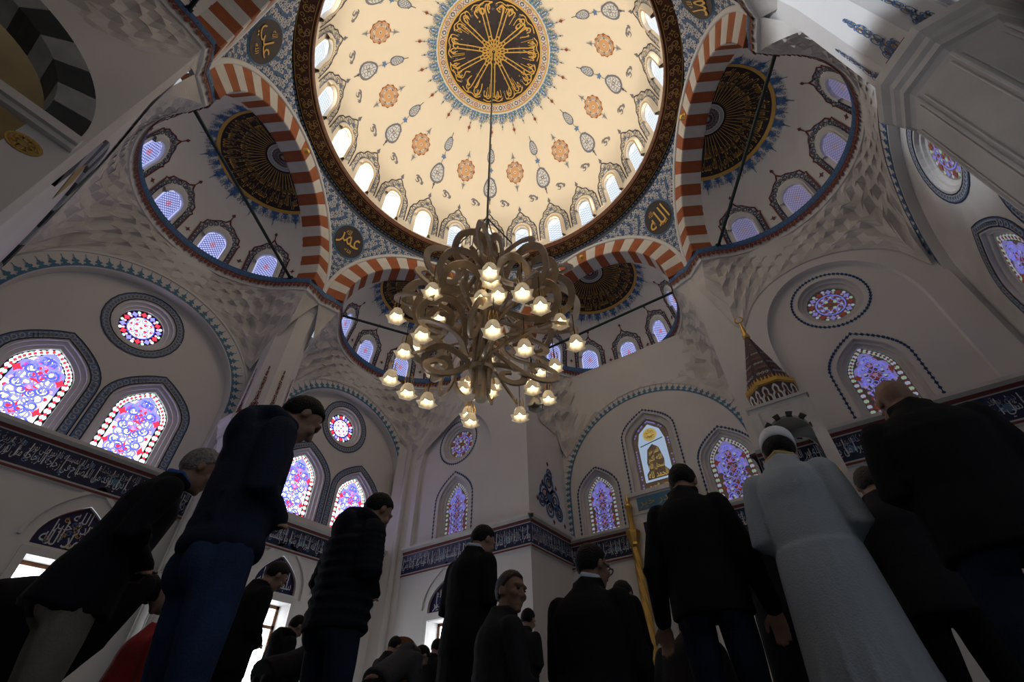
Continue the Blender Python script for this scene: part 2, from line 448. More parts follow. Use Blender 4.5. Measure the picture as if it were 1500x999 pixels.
def window_crown():
    a = Art()
    for sg in (-1, 1):
        a.stroke([(sg*7.0, 7.5), (sg*6.6, -1), (sg*5.6, -3.5), (sg*4.4, -4.4), (sg*3.6, -6.8), (sg*2.0, -7.8), (sg*1.0, -9.4), (0, -10.4)], .42, INK)
        a.stroke(smooth_curve([(sg*4.9, 7.5), (sg*4.8, 1), (sg*4.0, -2.2), (sg*2.2, -4.3), (0, -5.2)], 4), .32, GREY)
        for k, (x, y, q) in enumerate(((5.8, 5.5, 1.7), (5.8, 3.1, 1.7), (5.7, .8, 1.7), (5.0, -1.6, 2.0), (3.7, -3.9, 2.2), (2.1, -6.0, 2.1), (.9, -7.9, 1.5))):
            a.put(scroll(INK if k % 2 else GREY, .24, 1.3, q*1.15), sg*x, y, 1, k*1.3, mx=sg)
            a.put(scroll(BLUE2, .3, .8, q*.7), sg*(x-.5), y+1.1, 1, -k, mx=sg)
    a.put(star(GREY, 6, 1.0), 0, -7.1); a.disc((0, -7.1), .45, RUST, 1, 6)
    a.stroke([(0, -10), (0, -13.2)], .22, GREY); a.fill([(-.75, -11.4), (0, -10.4), (.75, -11.4), (0, -13.2)], GREY)
    return a
def put_dome(name, art, a0, azs, lift=.008):
    m_ = M(); art.lay(m_, dome_local(a0), lift); first = m_.build(name, dome)
    for i, az in enumerate(azs):
        o = first if i == 0 else first.copy()
        if i: COL.objects.link(o); o.parent = dome
        o.rotation_euler = (0, 0, math.radians(az))
OAZ = [128+15+30*k for k in range(12)]; GAZ = [128+30*k for k in range(12)]; WAZ = [128+15*k for k in range(24)]
put_dome('floral_roundel', roundel(), 50.6, OAZ)
put_dome('drop_chain', drop_chain(), 56.8, GAZ)
put_dome('cloud_scroll', cloud(), 64.5, [a+7.5 for a in WAZ])
put_dome('window_crown', window_crown(), 80, WAZ)
# windows of the dome: glazing plus a raised arched surround
def arch_loop(a, b, spring, top, n=8, pointy=1.0):
    p = [(-a, b), (a, b)]
    for k in range(n+1):
        t = k/n*PI/2; p.append((a*math.cos(t)**pointy, spring+(top-spring)*math.sin(t)))
    for k in range(n-1, -1, -1):
        t = k/n*PI/2; p.append((-a*math.cos(t)**pointy, spring+(top-spring)*math.sin(t)))
    return p
DW_HOT = em('dome_window_sunlit', (1.0, .97, .88), 2.2); DW_SKY = em('dome_window_sky', (.78, .86, 1.0), .62)
DW_LINE = em('dome_window_lattice', (.45, .60, .90), .36)
def fill_rows(art, half, y0, y1, m, n=14, c=6):
    ys = np.linspace(y0, y1, n); v = []
    for y in ys: v += [(half(y)*k, y) for k in np.linspace(-1, 1, c)]
    art.mesh(np.array(v), [(i*c+j, i*c+j+1, (i+1)*c+j+1, (i+1)*c+j) for i in range(n-1) for j in range(c-1)], m, 0)
def dome_window(hot):
    a = Art(); L = [(x, -y) for x, y in arch_loop(2.9, -8.4, 1.2, 4.6)]
    fill_rows(a, lambda y: 2.9 if y > -1.2 else 2.9*math.sqrt(max(0, 1-((y+1.2)/3.4)**2)), -4.6, 6.9, DW_HOT if hot else DW_SKY)
    if not hot:
        for k in range(-3, 4):
            a.stroke([(-2.6, k*1.3+2), (2.6, k*1.3+4.6)], .22, DW_LINE, 1); a.stroke([(2.6, k*1.3+2), (-2.6, k*1.3+4.6)], .22, DW_LINE, 1)
    return a
fr = M()
for (aa, lift, m, w) in ((3.1, .05, CREAM, .0), ):
    n = 26
    lo = [(x, -y) for x, y in arch_loop(3.0, -8.6, 1.2, 4.8)][1:]; lo = rs(lo, 1.0)
    c = np.array([0, 1.5])
    rows = []
    for k, lf in ((1.0, .005), (1.02, .13), (1.28, .14), (1.42, .05), (1.5, .0)):
        q = (lo-c)*k+c; rows.append(dome_local(83)(q[:, 0], np.minimum(q[:, 1], 6.9), lf))
    fr.grid(np.array(rows), CREAM)
da = Art()
for q in rs([(x*1.14, -y*1.14) for x, y in arch_loop(3.0, -6, 1.2, 4.8)][1:], .95)[:-1]: da.disc(q, .28, GOLD, 0, 6)
da.lay(fr, dome_local(83), .143)
fr0 = fr.build('window_frame', dome)
g = {}
for i, az in enumerate(WAZ):
    o = fr0 if i == 0 else fr0.copy()
    if i: COL.objects.link(o); o.parent = dome
    o.rotation_euler = (0, 0, math.radians(az))
    hot = 150 <= az % 360 <= 205
    if hot not in g:
        m_ = M(); dome_window(hot).lay(m_, dome_local(83), .012); g[hot] = m_.build('window_pane', dome); p = g[hot]
    else: p = g[hot].copy(); COL.objects.link(p); p.parent = dome
    p.rotation_euler = (0, 0, math.radians(az))
# lace along the foot of the dome
la = Art()
for k in range(120): la.put(scroll(INK, .16, 1.2, 1.3), (k-60)*3.0, 0, 1, k)
m_ = M(); la.lay(m_, lambda x, y, l: np.stack([(.8965*S-l)*np.cos(np.radians(x)), (.8965*S-l)*np.sin(np.radians(x)), Z(2.552)+y*.11], -1), .004)
m_.build('foot_lace', dome)

# ---------------------------------------------------------------- ring cornice
mm = M()
mm.lathe([(1.02*S, Z(2.50)), (1.004*S, Z(2.505)), (.998*S, Z(2.522))], GREY, 120)
mm.lathe([(.998*S, Z(2.522)), (.985*S, Z(2.520)), (.982*S, Z(2.527))], IRON, 120)
mm.lathe([(.982*S, Z(2.527)), (.905*S, Z(2.527)), (.897*S, Z(2.522)), (.894*S, Z(2.53)), (.894*S, Z(2.56))], BROWN, 120)
ring = tag(mm.build('ring_cornice', smooth=False), 'wide brown ring with gold knots around the foot of the great dome', 'cornice', kind='structure')
def flat_ring(r0, h):
    return lambda x, y, l: np.stack([(r0+y)*S*np.cos(np.radians(x)), (r0+y)*S*np.sin(np.radians(x)), Z(h)-l+0*x], -1)
la = Art()
for k in range(108):
    u = Art(); x = k*360/108
    if k % 2: u.put(star(GOLD, 4, .62, .45)).disc((0, 0), .22, RUST, 1, 6)
    else: u.put(scroll(GOLD, .16, 1.3, 1.2), -.15, .1).put(scroll(ORANGE, .16, 1.2, 1.0), .3, -.5, 1, 2)
    u.put(scroll(GOLD, .12, 1, .8), .75, .6, 1, k).put(scroll(ORANGE, .12, 1, .8), .75, -.6, 1, -k)
    for v, f, m, l in u.p: la.p.append((np.stack([x+v[:, 0]*1.6, v[:, 1]*.030], 1), f, m, l))
for y in (-.0345, .0345): la.stroke([(k*3, y) for k in range(121)], .0035, GOLD)
m_ = M(); la.lay(m_, flat_ring(.944, 2.527), .006); m_.build('gold_knots', ring)
bd = M()
for k in range(240):
    a = 2*PI*k/240; bd.box((-.028, -.05, -.05), (.028, .05, .02), PENDB if k % 2 else GREY, a, (.990*S*math.cos(a), .990*S*math.sin(a), Z(2.519)))
o = bd.build('bead_course', ring); tag(o, kind='stuff')

# ================================================================== PENDENTIVES
def pend_pt(fr_, h, lift=0):     # fr_ in -1..1 across, h height
    h = np.asarray(h, float); ra = .558
    dh = np.clip(h-HT, 0, ra); v = np.sqrt(np.maximum(ra*ra-dh*dh, 0))
    half = np.radians(30)-np.arctan2(v, AP); rho = np.sqrt(AP*AP+v*v)
    t = np.clip((h-HT-ra)/(2.505-HT-ra), 0, 1); rho = rho*(1-t)+1.012*t
    az = -np.asarray(fr_)*half; r = rho*S-lift
    return np.stack([r*np.cos(az), r*np.sin(az), Z(h)], -1), half
def pend_xy(x, y, l):            # x in arc units of .01, y height: keeps shapes square
    h = y; _, half = pend_pt(0, h); fr_ = np.clip(np.radians(x)/np.maximum(half, 1e-4), -1, 1)
    return pend_pt(fr_, h, l)[0]
mm = M()
hs = np.concatenate([np.linspace(HT, HT+.55, 26), np.linspace(HT+.558, 2.506, 5)])
mm.grid(np.array([pend_pt(np.linspace(-1, 1, 17), np.full(17, h))[0] for h in hs]), PENDB)
pend0 = mm.build('pendentive', smooth=True)
la = Art()
for k, h in enumerate(np.arange(HT+.03, 2.50, .019)):
    _, half = pend_pt(0, h); wd = math.degrees(half); n = int(wd*2/1.2)
    for j in range(n):
        x = -wd+(j+.5)*2*wd/max(n, 1)
        if math.hypot((x)/5.6, (h-2.275)/.095) < 1: continue
        u = scroll(WHITE if (j+k) % 3 else BLUE, .16, 1.35, 1.0)
        for v, f, m, l in u.p: la.p.append((np.stack([x+v[:, 0]*1.25*(.8+.4*((j*7+k*3) % 5)/5), h+v[:, 1]*.021], 1), f, m, l))
        if (j+k) % 2: la.p.append((np.array([[x-.35, h], [x, h-.006], [x+.35, h], [x, h+.006]])+np.array([.7, .009]), [(0, 1, 2, 3)], INK if k % 2 else LGREY, 1))
m_ = M(); la.lay(m_, pend_xy, .005)
for fr_ in (-.985, .985):
    P = np.array([np.vstack([pend_pt(np.full(len(hs), fr_*k), hs, .02)[0]]) for k in (1.0, .94)]); m_.grid(P, WHITE)
m_.build('scroll_painting', pend0)
md = Art()
t = np.arange(28)*2*PI/28
def disc_grid(art, c, rx, ry, m, layer, n=28, rings=4):
    a = np.arange(n)*2*PI/n; v = [np.array([c])]
    for k in range(1, rings+1): v.append(np.stack([c[0]+rx*k/rings*np.cos(a), c[1]+ry*k/rings*np.sin(a)], 1))
    f = [(0, 1+j, 1+(j+1) % n) for j in range(n)]
    for k in range(rings-1):
        for j in range(n): f.append((1+k*n+j, 1+(k+1)*n+j, 1+(k+1)*n+(j+1) % n, 1+k*n+(j+1) % n))
    art.mesh(np.concatenate(v), f, m, layer)
disc_grid(md, (0, 2.275), 5.6, .101, TEAL, 0); disc_grid(md, (0, 2.275), 5.35, .0965, BLUE2, 1); disc_grid(md, (0, 2.275), 5.1, .092, BLACKB, 2)
m_ = M(); md.lay(m_, pend_xy, .016); m_.build('medallion', pend0)
NAMES = {60: 'الله', 120: 'محمد', 180: 'عمر', 240: 'علي', 0: 'محمد'}
LBLP = {60: 'blue scroll pendentive with the round medallion between the right and mihrab arches', 120: 'blue scroll pendentive behind the chandelier',
        180: 'blue scroll pendentive with the round medallion between the two left arches', 240: 'blue scroll pendentive at the upper left of the dome ring', 0: 'blue scroll pendentive at the upper right of the dome ring'}
pends = {}
for az in (60, 120, 180, 240, 0):
    o = pend0 if az == 60 else dup(pend0)
    o.rotation_euler = (0, 0, math.radians(az)); pends[az] = o
    tag(o, LBLP[az], 'pendentive', kind='structure')
for az, o in pends.items():
    a = Art()
    write(a, NAMES[az], -4.0, 3.6, 2.222, 2.318, GOLD, 3)
    v, f, wd = text_mesh('الله'); 
    a.mesh(np.stack([-2.4+v[:, 0]/wd*1.7, 2.305+v[:, 1]*.030], 1), f, GOLD, 3)
    a.mesh(np.stack([-.2+v[:, 0]/wd*2.3, 2.212+v[:, 1]*.022], 1), f, GOLD, 3)
    m_ = M(); a.lay(m_, pend_xy, .018); m_.build('gold_name', o)

# ================================================================== ARCHES of voussoirs
NV = 25
def voussoir_mesh(red):
    m_ = M(); da_ = PI/NV*.985; r0, r1 = .445*S, .542*S; u0, u1 = .958*S, 1.062*S
    c = CRIMSON if red else VWHITE
    a = np.linspace(-da_/2, da_/2, 3)
    def ar(r, u): return [(u, r*math.sin(t), r*math.cos(t)) for t in a]
    m_.grid(np.array([ar(r1, u0), ar(r0+.02, u0-.0), ar(r0, u0+.03), ar(r0, u1), ar(r0+.25, u1)]), c)
    for s_ in (0, -1):
        P = [ar(r1, u0)[s_], ar(r0, u0)[s_], ar(r0, u1)[s_], ar(r1, u1)[s_]]; m_.add(P, [(0, 1, 2, 3)], c)
    return m_
def make_arch(az, label):
    root = tag(empty('arch', (0, 0, Z(HT)), math.radians(az)), label, 'arch', kind='structure')
    for k in range(NV):
        red = k % 2 == 0
        if red not in CH: CH[red] = voussoir_mesh(red).build('voussoir', root); o = CH[red]
        else: o = CH[red].copy(); COL.objects.link(o); o.parent = root
        o.rotation_euler = (-PI/2+PI*(k+.5)/NV, 0, 0)
    if 'mould' not in CH:
        m_ = M(); a = np.linspace(-PI/2, PI/2, 60)
        m_.grid(np.array([[(u*S, r*S*math.sin(t), r*S*math.cos(t)) for t in a] for r, u in ((.540, .962), (.540, .952), (.546, .948), (.552, .952), (.555, .948), (.562, .953), (.562, .97))]), WHITE)
        CH['mould'] = m_.build('arch_moulding', root, True)
        m_ = M(); m_.lathe([(.001, .11), (.05, .10), (.09, .06), (.11, 0), (.13, -.02)], GILT, 16); o = m_.build('gold_boss', root, True)
        o.location = (.955*S, 0, .492*S); o.rotation_euler = (0, -PI/2, 0); CH['boss'] = o
    else:
        for q in ('mould', 'boss'):
            o = CH[q].copy(); COL.objects.link(o); o.parent = root
    return root
BAYS = {'mihrab': 90, 'far left': 150, 'left': 210, 'right': 30, 'rear left': 270, 'rear': 330}
ALBL = {'mihrab': 'red and white striped arch over the mihrab side', 'far left': 'red and white striped arch left behind the chandelier', 'left': 'red and white striped arch on the left of the dome',
        'right': 'red and white striped arch on the right of the dome', 'rear left': 'red and white striped arch at the top left edge of the picture', 'rear': 'red and white striped arch behind the viewer'}
for b, az in BAYS.items(): make_arch(az, ALBL[b])

# ================================================================== SEMI-DOMES (built once facing +X, copied round the hexagon)
UC, RS = 1.06, .445
def semi_pt(e, phi, lift=0):
    r = RS*S-lift
    return np.stack([UC*S+r*np.cos(e)*np.cos(phi), r*np.cos(e)*np.sin(phi), Z(HT)+r*np.sin(e)], -1)
def semi_win(phi0): return lambda x, y, l: semi_pt(np.radians(y), np.radians(phi0-x/np.cos(np.radians(y))), l)
def semi_plan(x, y, l):
    a = np.radians(np.hypot(x, y)); phi = np.arctan2(-x, -y); return semi_pt(PI/2-a, phi, l)
mm = M()
E_, P_ = np.meshgrid(np.radians(np.linspace(0, 90, 22)), np.radians(np.linspace(-90, 90, 45)), indexing='ij')
mm.grid(semi_pt(E_, P_), PLASTER)
semi0 = mm.build('semi_dome', smooth=True)
a = Art()
for r0, r1, m, l in ((9.0, 36.0, BLACKB, 0), (36, 38.2, GOLD, 1), (7.2, 9.4, LGREY, 1), (.2, 7.2, LGREY, 0)):
    n = 3 if r1-r0 > 10 else 1
    for k in range(n): ring_band(a, r0+(r1-r0)*k/n, r0+(r1-r0)*(k+1)/n, m, l, -90, 90, 30)
for k in range(12):
    for r in (2.2, 4.2, 6.0):
        q = math.radians(-82+k*15); a.put(scroll(DRED if k % 2 else INK, .3, 1.3, 1.6), r*math.sin(q), -r*math.cos(q), 1, k)
ring_band(a, 6.9, 7.3, WHITE, 2, -90, 90, 24); ring_band(a, 9.2, 9.6, WHITE, 2, -90, 90, 24)
for k in range(7):
    c = -77+k*25.6
    arc_text(a, FAT[k % 11], 35, 25.5, c-12.4, c+12.4, GOLD, 3)
    arc_text(a, FAT[(k+3) % 11], 27.5, 17.5, c-10, c+13, GOLD, 3)
for k in range(27):
    q = math.radians(-86+k*6.6); a.stroke([(11*math.sin(q), -11*math.cos(q)), (22*math.sin(q+.03), -22*math.cos(q+.03))], .38, GOLD, 2)
m_ = M(); a.lay(m_, semi_plan, .010); m_.build('calligraphy_medallion', semi0)
a = Art()
for k in range(17):
    q = math.radians(-84+k*10.5); big = k % 2 == 0
    u = Art(); u.put(fleuron(BLUE), 0, 0, 5.6 if big else 4.2, sy=7.6 if big else 4.6)
    u.put(scroll(BLUE2, .5, 1.1, 2.6), -1.9, 2.4); u.put(scroll(BLUE2, .5, 1.1, 2.6), 1.9, 2.4, mx=-1); u.put(scroll(TEAL, .4, 1, 2), -2.6, 4.6); u.put(scroll(TEAL, .4, 1, 2), 2.6, 4.6, mx=-1)
    u.disc((0, 2), .7, LGREY, 1, 8)
    u.stroke([(0, 6 if big else 4), (0, 9.8 if big else 6.6)], .35, DRED if not big else BLUE)
    a.put(u, 38.2*math.sin(q), -38.4*math.cos(q), 1, math.atan2(-math.cos(q), math.sin(q))-PI/2)
m_ = M(); a.lay(m_, semi_plan, .008); m_.build('blue_lace', semi0)
# five windows at its foot
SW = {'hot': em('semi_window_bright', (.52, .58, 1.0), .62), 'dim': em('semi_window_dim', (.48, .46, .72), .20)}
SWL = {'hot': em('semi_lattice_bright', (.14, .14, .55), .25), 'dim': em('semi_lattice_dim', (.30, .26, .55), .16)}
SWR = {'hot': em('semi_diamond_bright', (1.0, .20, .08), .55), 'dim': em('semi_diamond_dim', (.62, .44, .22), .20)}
gl = Art(); L = arch_loop(6.6, 2.2, 12.5, 20.0)
fill_rows(gl, lambda y: 6.6 if y < 12.5 else 6.6*math.sqrt(max(0, 1-((y-12.5)/7.5)**2)), 2.2, 20.0, SW['hot'])
def _inside(x, y):
    return abs(x) < 6.3 and y > 2.4 and (y < 12.5 or (x/6.4)**2+((y-12.5)/7.3)**2 < 1)
for sg in (-1, 1):
    for k in range(-9, 14):
        p = [(x, 2.2+k*2.0+sg*x*1.0+0) for x in np.linspace(-6.3, 6.3, 30)]
        p = [q for q in p if _inside(*q)]
        if len(p) > 2: gl.stroke([p[0], p[-1]], .42, SWL['hot'], 1)
for k in range(12):
    for j in range(-3, 4):
        x, y = j*2.0+(1.0 if k % 2 else 0), 3.2+k*1.0*1.0*1.45
        if _inside(x*1.1, y*1.02): gl.disc((x, y), .30, SW['hot'], 2, 5)
gl.put(diamond(SWR['hot'], 4.2), 0, 10.6, 1)
for k in range(5):
    for j in range(5):
        if abs(k-2)+abs(j-2) <= 2: gl.mesh(np.array([[-.35, 0], [0, -.45], [.35, 0], [0, .45]])+np.array([(j-2)*1.05, 10.6+(k-2)*1.35]), [(0, 1, 2, 3)], SW['hot'], 3)
gm = M(); gl.lay(gm, semi_win(0), .010)
sur = M(); n_ = 0
rows = []
lo = rs(L[1:], 2.0); c = np.array([0, 8.])
for k, lf in ((1.0, .0), (1.0, .10), (1.12, .11), (1.13, .075), (1.30, .08), (1.45, .0)):
    q = (lo-c)*k+c; q[:, 1] = np.maximum(q[:, 1], 1.0); rows.append(semi_win(0)(q[:, 0], q[:, 1], lf))
sur.grid(np.array(rows), WHITE)
orn = Art()
for sg in (-1, 1):
    orn.stroke([(sg*12.6, 1), (sg*12.4, 17), (sg*12.9, 19), (sg*11.6, 19.5), (sg*10.8, 23), (sg*7.6, 25.2), (sg*4.4, 28.2), (sg*1.6, 29.4), (0, 32.0)], 1.0, DRED)
    orn.stroke(smooth_curve([(sg*10.0, 1), (sg*9.9, 13), (sg*8.2, 19), (sg*4.5, 23.2), (0, 25)], 4), .6, INK)
    for k, (x, y, q) in enumerate(((11.2, 3, 3), (11.2, 6.2, 3), (11.2, 9.4, 3), (11.2, 12.6, 3), (10.8, 15.8, 3.1), (9.9, 19, 3.3), (8, 22, 3.4), (5.4, 24.6, 3.4), (2.4, 26.8, 3.4))):
        orn.put(scroll(INK, .5, 1.3, q), sg*x, y, 1, k*1.2, mx=sg)
        orn.put(scroll(BLUE2, .45, .9, q*.6), sg*x, y+1.5, 1, -k, mx=sg)
orn.disc((0, 27.6), 1.3, GREY, 1, 8)
orn.stroke([(0, 32), (0, 35)], .6, DRED); orn.put(diamond(DRED, 2.2), 0, 36)
orn.put(diamond(DRED, 2.0), 17.4, 9); orn.put(star(DRED, 4, 2.0, .4), 17.4, 9)
om = M(); orn.lay(om, semi_win(0), .008)
wpane = gm.build('window_pane', semi0); wfr = sur.build('window_frame', semi0); worn = om.build('window_ornament', semi0)
def about_axis(o, phi):          # rotate a part of the semi-dome about the dome's own vertical axis at u = UC
    c_, s_ = math.cos(phi), math.sin(phi); o.rotation_euler = (0, 0, phi); o.location = (UC*S*(1-c_), -UC*S*s_, 0)
for k, ph in enumerate((-68, -34, 0, 34, 68)):
    for q in (wpane, wfr, worn):
        o = q if k == 0 else q.copy()
        if k: COL.objects.link(o); o.parent = semi0
        about_axis(o, math.radians(ph))
# rim cornice: blue band and red lace under it, along the scalloped plan
def rim_path():
    p = [(.958, -.556), (.970, -.50), (.985, -.455), (1.06, -.443)]
    p += [(UC+RS*.996*math.cos(t), RS*.996*math.sin(t)) for t in np.radians(np.linspace(-86, 86, 40))]
    p += [(1.06, .443), (.985, .455), (.970, .50), (.958, .556)]
    return np.array(p)
RP = rim_path(); RL = np.concatenate([[0], np.cumsum(np.linalg.norm(np.diff(RP, axis=0), axis=1))])
T_ = np.gradient(RP, axis=0); T_ /= np.linalg.norm(T_, axis=1)[:, None]; RN = np.stack([-T_[:, 1], T_[:, 0]], 1)   # points inward
def rim_fn(off):
    def fn(x, y, l):
        px_ = np.interp(x, RL, RP[:, 0]); py_ = np.interp(x, RL, RP[:, 1]); nx = np.interp(x, RL, RN[:, 0]); ny = np.interp(x, RL, RN[:, 1])
        return np.stack([(px_+nx*off)*S+nx*l, (py_+ny*off)*S+ny*l, Z(y)], -1)
    return fn
rm = M(); xs = RL
for (o0, y0, o1, y1, m) in ((-.01, HT+.012, .012, HT+.012, WHITE), (.012, HT+.012, .015, HT-.026, BLUE), (.015, HT-.026, .011, HT-.030, DRED), (.011, HT-.030, .006, HT-.070, PLASTER), (.006, HT-.070, -.02, HT-.074, PLASTER)):
    rm.grid(np.array([rim_fn(o0)(xs, np.full(len(xs), y0), 0), rim_fn(o1)(xs, np.full(len(xs), y1), 0)]), m)
la = Art(); n = int(RL[-1]/.0195)
for k in range(n):
    x = (k+.5)*RL[-1]/n
    la.put(scroll(TEAL if k % 2 else BLUE2, .0036, 1.2, .017), x, HT-.008, 1, k*.9); la.put(diamond(BLUE2 if k % 2 else INK, .010), x, HT-.012)
    for v, f, m, l in Art().put(fleuron(RUST), 0, 0, 1).put(scroll(DRED, .2, 1.2, .8), 0, .35).p:
        la.p.append((np.stack([x+v[:, 0]*.021, HT-.030-v[:, 1]*(.034 if k % 2 else .027)], 1), f, m, l))
la2 = la
la2.lay(rm, rim_fn(.0135), .004)
rim0 = rm.build('rim_cornice', semi0)
# tie rod across each semi-dome
trm = M(); trm.tube([(0, -.44*S, 0), (0, .44*S, 0)], .045, IRON, 10)
for y in (-.435, .435): trm.box((-.07, y*S-.05, -.07), (.07, y*S+.05, .07), IRON)
rod0 = trm.build('tie_rod')
RODL = {'mihrab': 'dark iron tie rod under the mihrab semi-dome', 'far left': 'dark iron tie rod half hidden left of the chandelier', 'left': 'dark iron tie rod across the large left semi-dome',
        'right': 'dark iron tie rod across the large right semi-dome', 'rear left': 'dark iron tie rod at the top left edge of the picture'}
SLBL = {'mihrab': 'white semi-dome right behind the chandelier with a dark gold medallion', 'far left': 'white semi-dome left behind the chandelier', 'left': 'large white semi-dome on the left with violet windows',
        'right': 'large white semi-dome on the right with pale violet windows', 'rear left': 'white semi-dome cut by the top left edge', 'rear': 'white semi-dome behind the viewer'}
for b, az in BAYS.items():
    so = semi0 if b == 'mihrab' else dup(semi0)
    so.rotation_euler = (0, 0, math.radians(az)); tag(so, SLBL[b], 'semi-dome', kind='structure')
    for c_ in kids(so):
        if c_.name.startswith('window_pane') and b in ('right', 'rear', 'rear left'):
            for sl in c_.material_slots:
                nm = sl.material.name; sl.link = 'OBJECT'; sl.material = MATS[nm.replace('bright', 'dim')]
    if b in RODL:
        ro = rod0 if b == 'mihrab' else rod0.copy()
        if b != 'mihrab': COL.objects.link(ro)
        a_ = math.radians(az); ro.location = (1.085*S*math.cos(a_), 1.085*S*math.sin(a_), Z(HT+.012)); ro.rotation_euler = (0, 0, a_)
        tag(ro, RODL[b], 'rod', 'iron tie rods of the semi-domes')
# ================================================================== WALLS
class Plane:
    def __init__(s, p, d): s.p = np.array(p, float); s.d = np.array(d, float); s.n = np.array([s.d[1], -s.d[0]])
    def __call__(s, x, y, l):        # x along the wall, y height (plan units), l metres towards the room
        x = np.asarray(x, float)
        return np.stack([(s.p[0]+x*s.d[0])*S+s.n[0]*l, (s.p[1]+x*s.d[1])*S+s.n[1]*l, Z(np.asarray(y, float))+0*x], -1)
    def at(s, dd): return lambda x, y, l: s(x, y, l-dd)
PL = {'left': Plane((-1.35, 0), (0, 1)), 'front_left': Plane((0, .955), (1, 0)), 'recess_left': Plane((-.46, 0), (0, 1)), 'mihrab': Plane((0, 1.33), (1, 0)),
      'recess_right': Plane((.53, 0), (0, -1)), 'front_right': Plane((0, .965), (1, 0)), 'right': Plane((1.35, 0), (0, -1)), 'rear_left': Plane((0, -.985), (-1, 0)),
      'gallery': Plane((-.47, 0), (0, 1))}
def panel(mm, fn, outer, holes, m, lift=0):
    a = Art(); a.fill(outer, m, 0, holes)
    for v, f, m_, l in a.p: mm.add(fn(v[:, 0], v[:, 1], lift), f, m_)
def reveal(mm, fn, loop, d, m, closed=True):
    p = np.array(list(loop)+([loop[0]] if closed else []), float)
    mm.grid(np.array([fn(p[:, 0], p[:, 1], np.zeros(len(p))), fn(p[:, 0], p[:, 1], np.full(len(p), -d))]), m)
def pointed(c, b, a, spring, top, n=9):
    p = [(c-a, b), (c+a, b)]
    for k in range(n+1):
        t = k/n; p.append((c+a*(1-t**1.75), spring+(top-spring)*(1-(1-t)**1.45) if False else spring+(top-spring)*t**.80))
    for k in range(n-1, -1, -1):
        t = k/n; p.append((c-a*(1-t**1.75), spring+(top-spring)*t**.80))
    return p
def rnd_arch(c, b, a, spring, top, n=14):
    p = [(c-a, b), (c+a, b)]
    for k in range(2*n+1):
        t = k/(2*n)*PI; p.append((c+a*math.cos(t), spring+(top-spring)*math.sin(t)**.93 if 0 < k < 2*n else spring))
    return p
def circle(c, h, r, n=28): return [(c+r*math.cos(2*PI*k/n), h+r*math.sin(2*PI*k/n)) for k in range(n)]
def grow(loop, g):
    p = np.array(loop, float); c = (p.min(0)+p.max(0))/2; ext = (p.max(0)-p.min(0))/2
    return [tuple(q) for q in (p-c)*((ext+g)/ext)+c]
# stained glass
GL = {}
for key, k_, tint in (('sun', 1.0, None), ('shade', .12, None)):
    hot = key == 'sun'
    GL[key] = dict(base=em('glass_%s_white' % key, (.80, .88, 1.0) if hot else (.42, .46, .62), 2.5 if hot else .34),
                   lav=em('glass_%s_lavender' % key, (.26, .26, 1.0) if hot else (.27, .25, .62), 1.0 if hot else .30),
                   blue=em('glass_%s_blue' % key, (.11, .14, .85) if hot else (.17, .18, .70), 0.8 if hot else .50),
                   red=em('glass_%s_red' % key, (1.0, .04, .09) if hot else (.42, .10, .08), .85 if hot else .12),
                   green=em('glass_%s_green' % key, (.45, .85, .62) if hot else (.40, .55, .42), 1.2 if hot else .30),
                   pink=em('glass_%s_pink' % key, (1.0, .40, .70) if hot else (.55, .35, .60), 1.3 if hot else .26),
                   lead=mat('glass_%s_lead' % key, (.05, .03, .06) if hot else (.34, .29, .23), .6),
                   dark=mat('glass_%s_frame' % key, (.06, .028, .035) if hot else (.34, .30, .24), .6))
